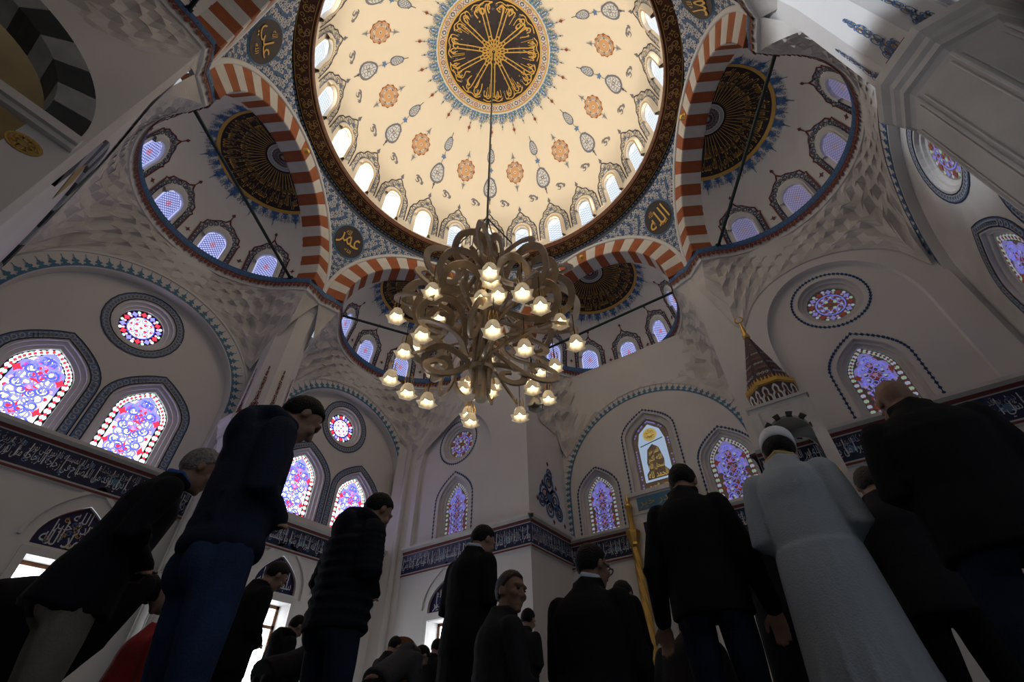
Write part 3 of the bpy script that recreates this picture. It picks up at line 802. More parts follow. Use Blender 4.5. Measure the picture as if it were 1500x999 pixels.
def glass_lancet(a, top, spring, b, key, seed=0):
    """one lancet of stained glass; centred on x = 0"""
    g = GL[key]; A = Art(); r_ = random.Random(seed); L = pointed(0, b, a, spring, top)
    A.fill(L, g['dark'], 0)
    bead = rs(np.array(grow(L, -a*.13)+[grow(L, -a*.13)[0]]), a*.30)
    for i, q in enumerate(bead[:-1]):
        A.disc(q, a*.105, g['base'] if i % 2 else g['green'], 1, 8)
        A.put(diamond(g['red'], a*.12), (q[0]+bead[i+1][0])/2, (q[1]+bead[i+1][1])/2, 1, dl=3)
    In = grow(L, -a*.27); A.fill(In, g['base'] if key == 'sun' else g['lead'], 1)
    hgt = top-b
    # cusped lavender head
    for k in range(3):
        sc = 1-.16*k
        p = [(-a*.66*sc, spring-a*.5), (-a*.60*sc, spring+(top-spring)*.25), (-a*.28*sc, spring+(top-spring)*.36*sc), (-a*.2*sc, spring+(top-spring)*.62*sc), (0, spring+(top-spring)*.74*sc)]
        p = smooth_curve(p+[(-x, y) for x, y in p[-2::-1]], 4)
        A.stroke(p, a*(.16 if k == 0 else .09), (g['lav'], g['blue'], g['lav'])[k], 2)
    # scrolling stems, both halves alike
    n = max(6, int(hgt/a*2.6)); wk = 1.0 if key == 'sun' else .55
    for k in range(n):
        y = b+hgt*.07+(hgt*.80)*k/n
        wv = a*.62 if y < spring else a*.62*max(.15, 1-(y-spring)/(top-spring))
        for sg in (-1, 1):
            A.put(scroll(g['lav'] if k % 2 else g['blue'], a*.075*wk, 1.3, a*.44), sg*wv*.62, y, 1, k*.8, mx=sg, dl=3)
            A.put(scroll(g['blue'] if k % 2 else g['lav'], a*.065*wk, 1.2, a*.34), sg*wv*.25, y+hgt*.03, 1, -k, mx=sg, dl=3)
            A.disc((sg*wv*.95, y+hgt*.02), a*.085, g['pink'] if k % 3 else g['red'], 2, 6)
            if key != 'sun': A.disc((sg*wv*.55, y+hgt*.015), a*.075, g['base'], 2, 6); A.disc((sg*wv*.85, y-hgt*.01), a*.05, g['blue'], 2, 6)
    # red flower heads on the axis
    for y, q in ((spring+(top-spring)*.30, .28), (b+hgt*.60, .32), (b+hgt*.46, .26), (b+hgt*.18, .28)):
        A.put(star(g['red'], 5, a*q, .55), 0, y, 1, .3, dl=3); A.disc((0, y), a*q*.35, g['pink'], 3, 6)
        A.circ((0, y), a*q*1.45, a*.045, g['lav'], 2, 14, a*q*1.7)
    A.stroke([(0, b+hgt*.1), (0, b+hgt*.6)], a*.06, g['red'], 2)
    for y, x in ((.22, .62), (.62, .66)):
        for sg in (-1, 1): A.put(star(g['red'], 4, a*.20, .5), sg*a*x, b+hgt*y, 1, dl=3)
    return A
def glass_round(r, key):
    g = GL[key]; A = Art()
    A.disc((0, 0), r, g['dark'], 0, 28)
    for k in range(12):
        t = 2*PI*k/12+.26
        A.put(star(g['red'] if k % 2 else g['lav'], 4, r*.155, .62), r*.79*math.cos(t), r*.79*math.sin(t), 1, t, dl=3)
        A.disc((r*.88*math.cos(t+.26), r*.88*math.sin(t+.26)), r*.075, g['green'] if k % 2 else g['base'], 1, 7)
        A.disc((r*.74*math.cos(t+.26), r*.74*math.sin(t+.26)), r*.06, g['pink'], 1, 7)
    A.disc((0, 0), r*.62, g['base'] if key == 'sun' else g['lead'], 1, 24); A.circ((0, 0), r*.60, r*.05, g['blue'], 2)
    for k in range(8):
        t = 2*PI*k/8
        A.put(scroll(g['lav'], r*.06, 1.3, r*.30), r*.42*math.cos(t), r*.42*math.sin(t), 1, t, dl=3); A.disc((r*.26*math.cos(t+.4), r*.26*math.sin(t+.4)), r*.09, g['red'] if k % 2 else g['green'], 2, 6); A.disc((r*.47*math.cos(t), r*.47*math.sin(t)), r*.07, g['red'], 5, 6)
        if key != 'sun': A.disc((r*.45*math.cos(t+.4), r*.45*math.sin(t+.4)), r*.07, g['base'], 2, 6)
    A.put(star(g['red'], 6, r*.13, .5), 0, 0, dl=3)
    return A
def chain_border(A, loop, wdt, dotted=False, gap=None):
    """painted frame round a window"""
    p = np.array(list(loop)+[loop[0]]) if gap is None else np.array(loop)
    if dotted:
        q = rs(p, wdt*.62)
        for k in range(0, len(q)-1):
            if k % 2: A.put(diamond(BLUE if key_dark else INK, wdt*.8), q[k][0], q[k][1])
        A.stroke(p, wdt*.18, INK)
    else:
        A.stroke(p, wdt, BLUE2, 0); 
        q = rs(p, wdt*.80); c = q.mean(0)
        for k in range(len(q)-1):
            d = q[k+1]-q[k]; ang = math.atan2(d[1], d[0])
            A.put(scroll(LGREY, wdt*.14, 1.0, wdt*.78), q[k][0], q[k][1], 1, ang+.6, layer) if False else A.put(scroll(LGREY, wdt*.15, 1.0, wdt*.74), q[k][0], q[k][1], 1, ang+.6)
        for off in (-.5, .5):
            t = np.gradient(p, axis=0); t /= np.linalg.norm(t, axis=1)[:, None]+1e-9
            A.stroke(p+np.stack([-t[:, 1], t[:, 0]], 1)*wdt*off, wdt*.14, INK, 2)
key_dark = True
WN = [0]
def window(pl, kind, c, h, a, spring, top, key, seed, border, label, depth=.22, back=0.0, seedtop=None):
    """lancet / round window with stained glass, moulded reveal and painted frame; wall hole is cut by the caller"""
    WN[0] += 1
    fn0 = PL[pl]; fn = lambda x, y, l: fn0(x, y, l-back)
    if kind == 'lancet': L = pointed(c, h, a, spring, top); A = glass_lancet(a, top, spring, h, key, seed)
    else: L = circle(c, h, a); A = glass_round(a, key)
    m_ = M(); A.lay(m_, (lambda x, y, l: fn(x+c, y, l-depth)) if kind == 'lancet' else (lambda x, y, l: fn(x+c, y+h, l-depth)), .004)
    root = m_.build('window_%d' % WN[0]); tag(root, label, 'window', kind='structure')
    m_ = M(); G1 = grow(L, .028)
    p0 = np.array(G1+[G1[0]]); p1 = np.array(L+[L[0]]); pm = (p0+p1)/2; z = np.zeros(len(p0))
    m_.grid(np.array([fn(p0[:, 0], p0[:, 1], z), fn(p0[:, 0], p0[:, 1], z-.08), fn(pm[:, 0], pm[:, 1], z-.08), fn(pm[:, 0], pm[:, 1], z-.14), fn(p1[:, 0], p1[:, 1], z-.15), fn(p1[:, 0], p1[:, 1], z-depth)]), PLASTER if key == 'sun' else STONE)
    m_.build('window_frame', root)
    B = Art(); OL = grow(L, border[0])
    if kind == 'lancet': OL = OL[1:]+[OL[0]]
    chain_border(B, OL, border[1], border[2], gap=True if kind == 'lancet' else None)
    m_ = M(); B.lay(m_, fn, .004); m_.build('painted_border', root)
    return G1                                       # the hole to cut
def crest(A, pts, m, step, sz, flip=1, tip=None):
    q = rs(np.array(pts), .004); d = np.concatenate([[0], np.cumsum(np.linalg.norm(np.diff(q, axis=0), axis=1))]); n = int(d[-1]/step)
    for k in range(n):
        t = (k+.5)*d[-1]/n; x = np.interp(t, d, q[:, 0]); y = np.interp(t, d, q[:, 1]); x2 = np.interp(t+.01, d, q[:, 0]); y2 = np.interp(t+.01, d, q[:, 1])
        ang = math.atan2(y2-y, x2-x)+(0 if flip > 0 else PI)
        A.put(fleuron(m, m), x, y, sz*1.05, ang, sy=sz*1.25)

# ---------------------------------------------------------------- left wall: two bays
WH = 1.80
mm = M(); fn = PL['left']
holes = []
for c, off in ((-.535, 0), (.525, 1)):
    ar = rnd_arch(c, .83+.03*off, .415, 1.16+.025*off, 1.565+.03*off, 20); holes.append(ar)
    reveal(mm, fn, ar, .30, PLASTER)
    dy = .03*off
    k_ = -1 if off == 0 else 1
    wins = []
    for j, (kind, dc) in enumerate((('lancet', -.168), ('lancet', .168), ('round', 0))):
        if kind == 'lancet':
            lab = ['tall stained-glass lancet at the far left edge, blown out white', 'stained-glass lancet right of the far left one, below the left rose', 'stained-glass lancet half hidden behind the hooded man', 'stained-glass lancet right of the hooded man'][off*2+j]
            wins.append(window('left', 'lancet', c+dc, .845+dy, .096, 1.035+dy, 1.155+dy, 'sun', 3+j+off*5, (.052, .030, False), lab, back=.30))
        else: wins.append(window('left', 'round', c, 1.395+dy, .083, 0, 0, 'sun', 0, (.052, .030, False), 'round stained-glass rose %s' % ('above the two far left lancets' if not off else 'beside the hooded man\'s head'), back=.30))
    panel(mm, fn, ar, wins, PLASTER, -.30)
low = []
for c, dy in ((-.70, 0), (-.37, 0), (.36, .025), (.672, .025)):
    ty = pointed(c, .515+dy, .098, .53+dy, .655+dy); wn = [(c-.092, -.0), (c+.092, -.0), (c+.092, .485+dy), (c-.092, .485+dy)]
    low += [ty, wn]
panel(mm, fn, [(-1.0, -H0), (.96, -H0), (.96, WH), (-1.0, WH)], holes+low, PLASTER)
A = Art()
for c, off in ((-.535, 0), (.525, .03)):
    p = rnd_arch(c, 1.13, .422, 1.16+off*.8, 1.572+off, 24)[2:]
    crest(A, p, TEAL, .034, .030, -1)
    A.stroke(p, .006, BLUE2, 0)
A.lay(mm, fn, .005)
for c, off in ((-.535, 0), (.525, .03)):         # raised roll round each arch
    p = np.array(rnd_arch(c, 1.13, .485, 1.16, 1.625+off, 24)[2:]); q = np.array(rnd_arch(c, 1.13, .495, 1.16, 1.635+off, 24)[2:]); z = np.zeros(len(p))
    mm.grid(np.array([fn(p[:, 0], p[:, 1], z), fn(p[:, 0], p[:, 1], z+.03), fn(q[:, 0], q[:, 1], z+.03), fn(q[:, 0], q[:, 1], z)]), PLASTER)
wl = tag(mm.build('wall_left'), 'pale plaster wall with two great arches of stained glass', 'wall', kind='structure')

# ---------------------------------------------------------------- front walls either side of the mihrab recess
def front(pl, x0, x1, c, name, label, lw, th, low=()):
    mm = M(); fn = PL[pl]
    rec = rnd_arch(c, .83, .265, 1.22, 1.56, 18); reveal(mm, fn, rec, .16, PLASTER)
    dk = 'shade'
    w1 = window(pl, 'lancet', c-.005, .835, .078, 1.03, 1.150, dk, 11, (.050, .016, True), lw[0], back=.16)
    w2 = window(pl, 'round', c, 1.385, .085, 0, 0, dk, 12, (.050, .016, True), lw[1], back=.16)
    panel(mm, fn, rec, [w1, w2], PLASTER, -.16)
    panel(mm, fn, [(x0, -H0), (x1, -H0), (x1, WH), (x0, WH)], [rec]+list(low), PLASTER)
    return tag(mm.build(name), label, 'wall', kind='structure')
lowf = [pointed(-.935, .515, .105, .53, .650), [(-1.03, 0), (-.84, 0), (-.84, .480), (-1.03, .480)]]
front('front_left', -1.36, -.46, -.945, 'wall_front_left', 'bright plaster wall face left of the projecting pier', ('slim stained-glass lancet on the bright wall below the chandelier', 'oval rose window on the bright wall below the chandelier'), 0, lowf)
front('front_right', .528, 1.36, 1.0, 'wall_front_right', 'grey plaster wall behind the bald man', ('large dim stained-glass lancet above the bald man', 'round rose window above the bald man'), 0)
mm = M()
panel(mm, PL['recess_left'], [(.955, -H0), (1.33, -H0), (1.33, WH), (.955, WH)], [], PLASTER)
A = Art(); c = (1.145, .955)                       # painted triangular cluster of scrolls on the pier side
for x, y, q in ((0, .10, .075), (-.045, .035, .075), (.05, .03, .075), (0, -.03, .06), (.085, -.025, .06), (-.075, -.005, .05), (.012, .155, .045)):
    A.circ((c[0]+x, c[1]+y), q*.55, q*.22, BLUE, 1, 14, q*.62); A.put(scroll(INK, q*.12, 1.4, q*.8), c[0]+x, c[1]+y, 1, x*40); A.disc((c[0]+x, c[1]+y), q*.16, LGREY, 2, 6)
for x, y in ((0, .21), (-.115, -.01), (.135, -.075), (.03, -.085), (-.06, .09), (.07, .10)): A.put(diamond(DRED, .022), c[0]+x, c[1]+y)
A.lay(mm, PL['recess_left'], .005)
tag(mm.build('wall_recess_left'), 'shaded side of the projecting pier with a blue knot painted on it', 'wall', kind='structure')
mm = M(); panel(mm, PL['recess_right'], [(-1.33, -H0), (-.965, -H0), (-.965, WH), (-1.33, WH)], [], PLASTER)
tag(mm.build('wall_recess_right'), 'plaster side of the mihrab recess behind the pulpit', 'wall', kind='structure')
# ---------------------------------------------------------------- mihrab wall
mm = M(); fn = PL['mihrab']
mw = [window('mihrab', 'lancet', -.275, .835, .078, 1.015, 1.128, 'shade', 21, (.040, .016, True), 'small stained-glass lancet left of the gold column'),
      window('mihrab', 'lancet', .382, .835, .092, 1.02, 1.142, 'shade', 22, (.040, .016, True), 'blue stained-glass lancet left of the white cap')]
# middle window: gold lettering on pale blue
ML = pointed(.045, .955, .100, 1.245, 1.362); A = Art()
SKYG = em('glass_pale_blue', (.42, .55, .75), .42); GOLDG = em('glass_gold_letters', (.80, .60, .18), .26)
DULL = mat('glass_dull_ochre', (.40, .30, .22), .5)
A.fill(ML, DULL, 0)
for q in rs(np.array(grow(ML, -.012)+[grow(ML, -.012)[0]]), .016)[:-1]: A.put(star(GL['shade']['lav'] if rnd.random() < .5 else LGREY, 5, .007, .5), q[0], q[1], 1, rnd.random())
A.fill([(.045-.072, 1.02), (.045+.072, 1.02), (.045+.072, 1.23), (.045+.055, 1.29), (.045, 1.332), (.045-.055, 1.29), (.045-.072, 1.23)], SKYG, 1)
A.disc((.045, 1.270), .038, GOLDG, 2, 20); 
for k in range(9): A.put(scroll(DULL, .004, 1.2, .022), .045+.02*math.cos(k*.7), 1.27+.02*math.sin(k*.7), 1, k)
A.stroke([(-.017, 1.215), (.107, 1.235)], .005, INK, 3)
A.fill([(-.012, 1.03), (.102, 1.03), (.102, 1.06), (.085, 1.08), (.09, 1.12), (.075, 1.19), (.045, 1.215), (.015, 1.19), (0, 1.12), (.005, 1.08), (-.012, 1.06)], DULL, 2)
for i, (y, wd) in enumerate(((1.035, .05), (1.075, .040), (1.115, .036), (1.155, .028))): write(A, SHORT[i+1], .045-wd, .045+wd, y, y+.036, GOLDG, 4)
A.fill([(-.02, .975), (.11, .975), (.11, 1.012), (-.02, 1.012)], DULL, 2); write(A, SHORT[6], -.012, .102, .979, 1.008, GOLDG, 4)
for k in range(7): A.put(star(GL['shade']['lav'], 4, .009, .5), -.012+k*.019, .963, 1)
WN[0] += 1; m_ = M(); A.lay(m_, lambda x, y, l: fn(x, y, l-.20), .004); rt = tag(m_.build('window_%d' % WN[0]), 'tall central window with gold lettering on pale blue', 'window', kind='structure')
m_ = M(); G1 = grow(ML, .028); p0 = np.array(G1+[G1[0]]); p1 = np.array(ML+[ML[0]]); z = np.zeros(len(p0))
m_.grid(np.array([fn(p0[:, 0], p0[:, 1], z), fn(p0[:, 0], p0[:, 1], z-.08), fn(p1[:, 0], p1[:, 1], z-.10), fn(p1[:, 0], p1[:, 1], z-.2)]), STONE); m_.build('window_frame', rt)
A = Art(); chain_border(A, grow(ML, .044), .016, True); m_ = M(); A.lay(m_, fn, .004); m_.build('painted_border', rt)
panel(mm, fn, [(-.46, -H0), (.53, -H0), (.53, WH), (-.46, WH)], mw+[G1, [(-.06, -.04), (.15, -.04), (.15, .45), (.12, .55), (.045, .62), (-.03, .55), (-.06, .45)]], PLASTER)
A = Art(); p = rnd_arch(.035, 1.0, .470, 1.03, 1.50, 24)[2:]
p = [(.505, .80)]+p+[(-.435, .80)]
crest(A, p, TEAL, .030, .027, -1); A.stroke(p, .006, BLUE2, 0); A.lay(mm, fn, .005)
tag(mm.build('wall_mihrab'), 'plaster end wall of the prayer niche under a blue crested arch', 'wall', kind='structure')
# ---------------------------------------------------------------- right wall
mm = M(); fn = PL['right']; holes = []
ar = rnd_arch(-.53, .83, .46, 1.14, 1.62, 20); holes = [ar]; reveal(mm, fn, ar, .20, PLASTER)
wins = [window('right', 'lancet', -.53+dc, .835, .095, 1.03, 1.165, 'shade', 31+j, (.052, .030, False), lab, depth=.15, back=.20) for j, (dc, lab) in enumerate(((-.175, 'dim lancet at the right edge below the rose'), (.175, 'dim lancet cut by the right edge')))]
wins.append(window('right', 'round', -.53, 1.41, .095, 0, 0, 'shade', 33, (.052, .030, False), 'dim rose window at the right behind the big column', depth=.15, back=.20))
panel(mm, fn, ar, wins, STONE, -.20)
panel(mm, fn, [(-.97, -H0), (.6, -H0), (.6, WH), (-.97, WH)], holes, PLASTER)
A = Art(); p = rnd_arch(-.53, 1.14, .468, 1.14, 1.628, 24)[2:]; crest(A, p, BLUE, .034, .030, -1); A.stroke(p, .006, TEAL); A.lay(mm, fn, .005)
tag(mm.build('wall_right'), 'pale wall at the right edge with arched windows', 'wall', kind='structure')
# ---------------------------------------------------------------- rear left wall with the black and white arch, and the gallery side
mm = M(); panel(mm, PL['rear_left'], [(.47, -H0), (1.36, -H0), (1.36, WH), (.47, WH)], [], PLASTER)
A = Art(); A.fill([(.70, 1.26), (.86, 1.26), (.86, 1.36), (.70, 1.36)], OCHRE); A.lay(mm, PL['rear_left'], .01)
wr = tag(mm.build('wall_rear_left'), 'plaster wall seen edge-on at the far left', 'wall', kind='structure')
mm = M(); fn = PL['gallery']
op = rnd_arch(-1.36, .98, .285, 1.13, 1.40, 16); panel(mm, fn, [(-1.75, -H0), (-.985, -H0), (-.985, WH+.05), (-1.75, WH+.05)], [op], PLASTER); reveal(mm, fn, op, .5, GRYSTONE)
panel(mm, fn, [(-1.75, .7), (-1.0, .7), (-1.0, 1.7), (-1.75, 1.7)], [], OCHRE, -1.2)  # ochre colour of this back wall stands in for warm light inside the gallery
for (y0, y1, o) in ((1.085, 1.10, .10), (1.10, 1.125, .16)):
    mm.box((-.47*S, -1.75*S, Z(y0)), (-.47*S+o, -.99*S, Z(y1)), STONE)
A = Art(); A.disc((-1.05, 1.03), .034, OCHRE, 0, 18, .026); A.circ((-1.05, 1.03), .030, .004, GOLD, 1, 18, .023)
for k in range(8): A.put(scroll(GOLD, .003, 1.2, .018), -1.05+.018*math.cos(k*.8), 1.03+.014*math.sin(k*.8), 1, k)
A.lay(mm, fn, .006)
gal = tag(mm.build('wall_gallery'), 'dark gallery wall at the top left corner with a gold disc', 'wall', kind='structure')
def striped_arch(fn, c, spring, r0, r1, n, dep, depth_back, name, label, squash=.95):
    root = tag(empty(name), label, 'arch', kind='structure')
    for k in range(n):
        a0, a1 = PI*k/n, PI*(k+.97)/n; m_ = M(); t = np.linspace(a0, a1, 4)
        def ar(r, l): return fn(c+r*np.cos(t), spring+squash*r*np.sin(t), np.full(4, l))
        m_.grid(np.array([ar(r1, -.02), ar(r1, dep), ar(r0, dep), ar(r0, -depth_back)]), BLKSTONE if k % 2 == 0 else GRYSTONE)
        m_.build('voussoir', root)
    return root
striped_arch(PL['gallery'], -1.36, 1.13, .285, .36, 13, .02, .5, 'gallery_arch', 'black and grey striped gallery arch at the top left corner')
striped_arch(PL['rear_left'], .95, 1.10, .33, .42, 13, .05, .02, 'striped_arch', 'black and grey striped arch seen edge-on at the far left')

# ---------------------------------------------------------------- corner pieces, floor
mm = M()
mm.add([W(-1.35, .90, -H0), W(-1.24, .957, -H0), W(-1.24, .957, WH), W(-1.35, .90, WH)], [(0, 1, 2, 3)], PLASTER)
mm.tube([W(-1.285, .93, -H0), W(-1.285, .93, 1.45)], .10, STONE, 10)
tag(mm.build('wall_corner'), 'chamfered room corner left of the oval window', 'wall', kind='structure')
mm = M(); mm.box((-1.9*S, -3.0*S, -.1), (2.2*S, 1.9*S, 0), CARPET)
tag(mm.build('floor'), 'dark carpet under the standing men', 'floor', kind='structure')

# ================================================================== FRIEZE of lettering
FZ0, FZ1 = .708, .796
def frieze(name, segs, label):
    root = None
    for i, (pl, x0, x1, verse, dy) in enumerate(segs):
        fn = PL[pl]; m_ = M()
        def prof(l0, h0, l1, h1, m): m_.grid(np.array([fn(np.array([x0, x1]), np.array([h0, h0])+dy, l0), fn(np.array([x0, x1]), np.array([h1, h1])+dy, l1)]), m)
        prof(.0, .838, .16, .834, STONE); prof(.16, .834, .16, .822, STONE); prof(.16, .822, .09, .812, STONE); prof(.09, .812, .06, .800, DRED)
        prof(.06, .800, .05, FZ1, LGREY); prof(.05, FZ1, .05, FZ0, NAVY); prof(.05, FZ0, .06, FZ0-.006, LGREY); prof(.06, FZ0-.006, .06, FZ0-.014, DRED); prof(.06, FZ0-.014, 0, FZ0-.02, STONE)
        A = Art(); ln = x1-x0; n = max(1, round(ln/.20)); y0, y1 = FZ0+.006+dy, FZ1-.006+dy
        for k in range(n):
            a, b = x0+ln*k/n, x0+ln*(k+1)/n
            write(A, VERSES[(verse+k) % 10], a+.004, b-.002, y0, y0+.052, LETTER, 3)
            write(A, VERSES[(verse+k+4) % 10], a+.012, b-.012, y0+.036, y1, LETTERG if k % 2 else LETTER, 2)
            for q in range(6): A.stroke([(a+(q+.3+.2*((q*5) % 3))*(b-a)/6, y0+.016), (a+(q+.34+.2*((q*5) % 3))*(b-a)/6, y1-.006)], .0030, LETTER, 2)
            for q in range(8): A.put(scroll(BLUE2, .003, 1.2, .016), a+(q+.5)*(b-a)/8, y0+.014+((q*5) % 4)*.015, 1, q)
            if k % 2: A.fill([(a+.05, y0+.03), (a+.075, y0+.018), (a+.10, y0+.03), (a+.075, y0+.046)], TEAL, 1)
        A.lay(m_, lambda x, y, l: fn(x, y, l+.05), .003)
        o = m_.build(name if root is None else 'frieze_panel', root)
        if root is None: root = tag(o, label, 'frieze', kind='structure')
frieze('frieze', [('left', -1.0, .93, 0, .0)], 'navy frieze of white lettering along the left wall')
frieze('frieze', [('front_left', -1.24, -.452, 5, .004), ('recess_left', .947, 1.33, 8, .004), ('mihrab', -.46, -.125, 2, -.01)], 'navy frieze of white lettering round the central pier')
frieze('frieze', [('mihrab', .215, .53, 4, -.01), ('recess_right', -1.33, -.962, 1, 0), ('front_right', .53, 1.35, 6, .012), ('right', -.965, .5, 3, .012)], 'dim navy frieze of lettering behind the bald man')

# ================================================================== LOWER WINDOWS with lettered tympana
DAY = em('daylight_pane', (.90, .95, 1.0), 4.0)
def low_window(pl, c, dy, a, label, ti):
    WN[0] += 1; fn = PL[pl]; root = tag(empty('window_%d' % WN[0]), label, 'window', kind='structure')
    ty = pointed(c, .515+dy, a, .53+dy, .652+dy); m_ = M(); reveal(m_, fn, ty, .09, STONE); panel(m_, fn, ty, [], NAVYT, -.09)
    A = Art(); A.stroke(ty+[ty[0]], .008, DRED, 1)
    write(A, SHORT[ti], c-a*.82, c+a*.82, .522+dy, .572+dy, LETTER, 3); write(A, SHORT[(ti+3) % 8], c-a*.62, c+a*.62, .560+dy, .605+dy, LETTER, 3); write(A, 'الله', c-a*.25, c+a*.25, .600+dy, .638+dy, LETTER, 3)
    for q in range(5): A.stroke([(c-a*.6+q*a*.3, .535+dy), (c-a*.6+q*a*.3, .60+dy)], .004, LETTER, 2)
    for q in range(18): A.put(scroll(BLUE2 if q % 2 else GOLD, .0024, 1.2, .016), c+a*.8*math.cos(q*2.4)*((q % 5)/5), .53+dy+.10*((q*7) % 9)/9*.8, 1, q)
    A.lay(m_, lambda x, y, l: fn(x, y, l-.09), .003); m_.build('lettered_tympanum', root)
    m_ = M(); p = np.array(pointed(c, .50+dy, a+.030, .53+dy, .705+dy)[1:]); q = np.array(pointed(c, .50+dy, a+.040, .53+dy, .722+dy)[1:]); z = np.zeros(len(p))
    m_.grid(np.array([fn(p[:, 0], p[:, 1], z), fn(p[:, 0], p[:, 1], z+.05), fn(q[:, 0], q[:, 1], z+.05), fn(q[:, 0], q[:, 1], z)]), PLASTER); m_.build('arch_moulding', root)
    # opening with stone surround, timber casement, panes
    x0, x1, y0, y1 = c-a*.90, c+a*.90, 0.0, .482+dy; L = [(x0, y0), (x1, y0), (x1, y1), (x0, y1)]
    m_ = M(); reveal(m_, fn, L, .55, STONE)
    for (u0, u1, v0, v1) in ((x0-.022, x0, y0-.02, y1+.022), (x1, x1+.022, y0-.02, y1+.022), (x0, x1, y1, y1+.022)):
        P = [fn(np.array([u]), np.array([v]), l)[0] for l in (0, .06) for u, v in ((u0, v0), (u1, v0), (u1, v1), (u0, v1))]
        m_.add(P, [(4, 5, 6, 7), (0, 1, 5, 4), (1, 2, 6, 5), (2, 3, 7, 6), (3, 0, 4, 7)], MARBLE)
    m_.build('stone_surround', root)
    m_ = M()
    def bar(u0, u1, v0, v1, l0=-.50, l1=-.42):
        P = [fn(np.array([u]), np.array([v]), l)[0] for l in (l0, l1) for u, v in ((u0, v0), (u1, v0), (u1, v1), (u0, v1))]
        m_.add(P, [(4, 5, 6, 7), (0, 1, 5, 4), (1, 2, 6, 5), (2, 3, 7, 6), (3, 0, 4, 7)], WOOD)
    t_ = .012; cx = c+(x1-x0)*.06
    for u0, u1, v0, v1 in ((x0, x0+t_, y0, y1), (x1-t_, x1, y0, y1), (x0, x1, y1-t_, y1), (x0, x1, y0, y0+t_), (cx-t_*.7, cx+t_*.7, y0, y1), (x0, x1, y1-.085, y1-.085+t_), (x0, x1, y0+.2, y0+.2+t_*.8)): bar(u0, u1, v0, v1)
    m_.build('window_casement', root)
    for u0, u1 in ((x0+t_, cx-t_*.7), (cx+t_*.7, x1-t_)):
        for v0, v1 in ((y0+t_, y0+.2), (y0+.2+t_*.8, y1-.085), (y1-.085+t_, y1-t_)):
            m_ = M(); m_.add(fn(np.array([u0, u1, u1, u0]), np.array([v0, v0, v1, v1]), np.full(4, -.46)), [(0, 1, 2, 3)], DAY); m_.build('window_pane', root)
low_window('left', -.70, 0, .098, 'bright lower window at the extreme left edge', 0)
low_window('left', -.37, 0, .098, 'bright lower window under a lettered tympanum behind the bowing man', 1)
low_window('left', .36, .025, .098, 'lower window behind the legs of the hooded man', 2)
low_window('left', .672, .025, .098, 'lower window between the hooded man and the padded jacket', 3)
low_window('front_left', -.935, 0, .105, 'lower window left of the tall black coat', 4)

# ================================================================== PIERS (engaged octagonal columns)
def pier(x, y, label, rot, key):
    root = tag(empty('column', (x*S, y*S, 0), rot), label, 'column', kind='structure')
    def octo(prof, m): 
        m_ = M(); a = np.arange(8)*PI/4+PI/8
        m_.grid(np.array([[(r*S*math.cos(t), r*S*math.sin(t), Z(h)) for t in a] for r, h in prof]), m, closev=True, flip=True); return m_
    octo([(.120, -H0), (.120, .10), (.105, .12), (.105, .985), (.108, 1.0)], STONE).build('lower_shaft', root)
    m_ = M(); aa = np.arange(8)*PI/4+PI/8
    for t in aa: m_.tube([(.1055*S*math.cos(t), .1055*S*math.sin(t), Z(.13)), (.1055*S*math.cos(t), .1055*S*math.sin(t), Z(.98))], .020, MARBLE, 6)
    for t in aa:
        for dt in (-.10, .10): m_.tube([(.1030*S*math.cos(t+dt)/1.0, .1030*S*math.sin(t+dt)/1.0, Z(.15)), (.1030*S*math.cos(t+dt), .1030*S*math.sin(t+dt), Z(.965))], .010, MARBLE, 5)
    m_.build('edge_moulding', root)
    A = Art(); m_ = M(); write(A, VERSES[3 if key == 'brown' else 6], -1.0, 1.0, 0, 1, INK, 2)
    if key == 'brown':
        for k in range(8):
            t = k*PI/4; hw = .105*S*math.sin(PI/8)*.92
            A.lay(m_, lambda x, y, l, t=t: np.stack([(.105*S*math.cos(PI/8)+l)*math.cos(t)-x*hw*math.sin(t), (.105*S*math.cos(PI/8)+l)*math.sin(t)+x*hw*math.cos(t), Z(.475)+y*.055*S], -1), .003)
        m_.build('lettered_band', root)
    m_ = octo([(.108, 1.0), (.116, 1.005), (.116, 1.02), (.122, 1.03), (.122, 1.045), (.132, 1.06), (.132, 1.085), (.120, 1.09), (.092, 1.12)], MARBLE); m_.build('capital', root)
    m_ = octo([(.092, 1.10), (.088, 1.60), (.10, 1.75), (.13, 1.83), (.13, 1.86)], PLASTER); m_.build('upper_shaft', root)
    A = Art()
    A.fill([(-.5, 0), (.5, 0), (.46, .06), (-.46, .06)], RUST)
    for x_, y_, q in ((0, .13, .28), (-.16, .09, .18), (.16, .09, .18), (0, .34, .2), (0, .5, .15), (0, .62, .18), (0, .78, .12), (0, .9, .08)):
        for sg in (-1, 1): A.put(scroll(DRED if key == 'brown' else BLUE, .025, 1.3, q), x_+sg*q*.32, y_, 1, y_*9, mx=sg)
        A.disc((x_, y_), q*.34, GOLD if key != 'brown' else ORANGE, 0, 10); A.put(diamond(BLUE if key != 'brown' else DRED, q*.34), x_, y_, 1)
    m_ = M()
    for k in range(8):
        t = k*PI/4; wd = 2*.0905*math.sin(PI/8)
        def fnp(u, v, l, t=t, wd=wd):
            r = .0905*math.cos(PI/8)*S+.012+l; 
            return np.stack([r*math.cos(t)-(u*wd*S*.8)*math.sin(t), r*math.sin(t)+(u*wd*S*.8)*math.cos(t), Z(1.118)+v*.26*S], -1)
        A.lay(m_, fnp, .004)
    m_.build('painted_sprays', root)
    return root
pier(-1.235, -.02, 'octagonal pale pier on the left wall with brown painted sprays', 0, 'brown')
pier(1.235, -.02, 'big octagonal column at the upper right with gold and blue sprays', 0, 'gold')
mm = M()
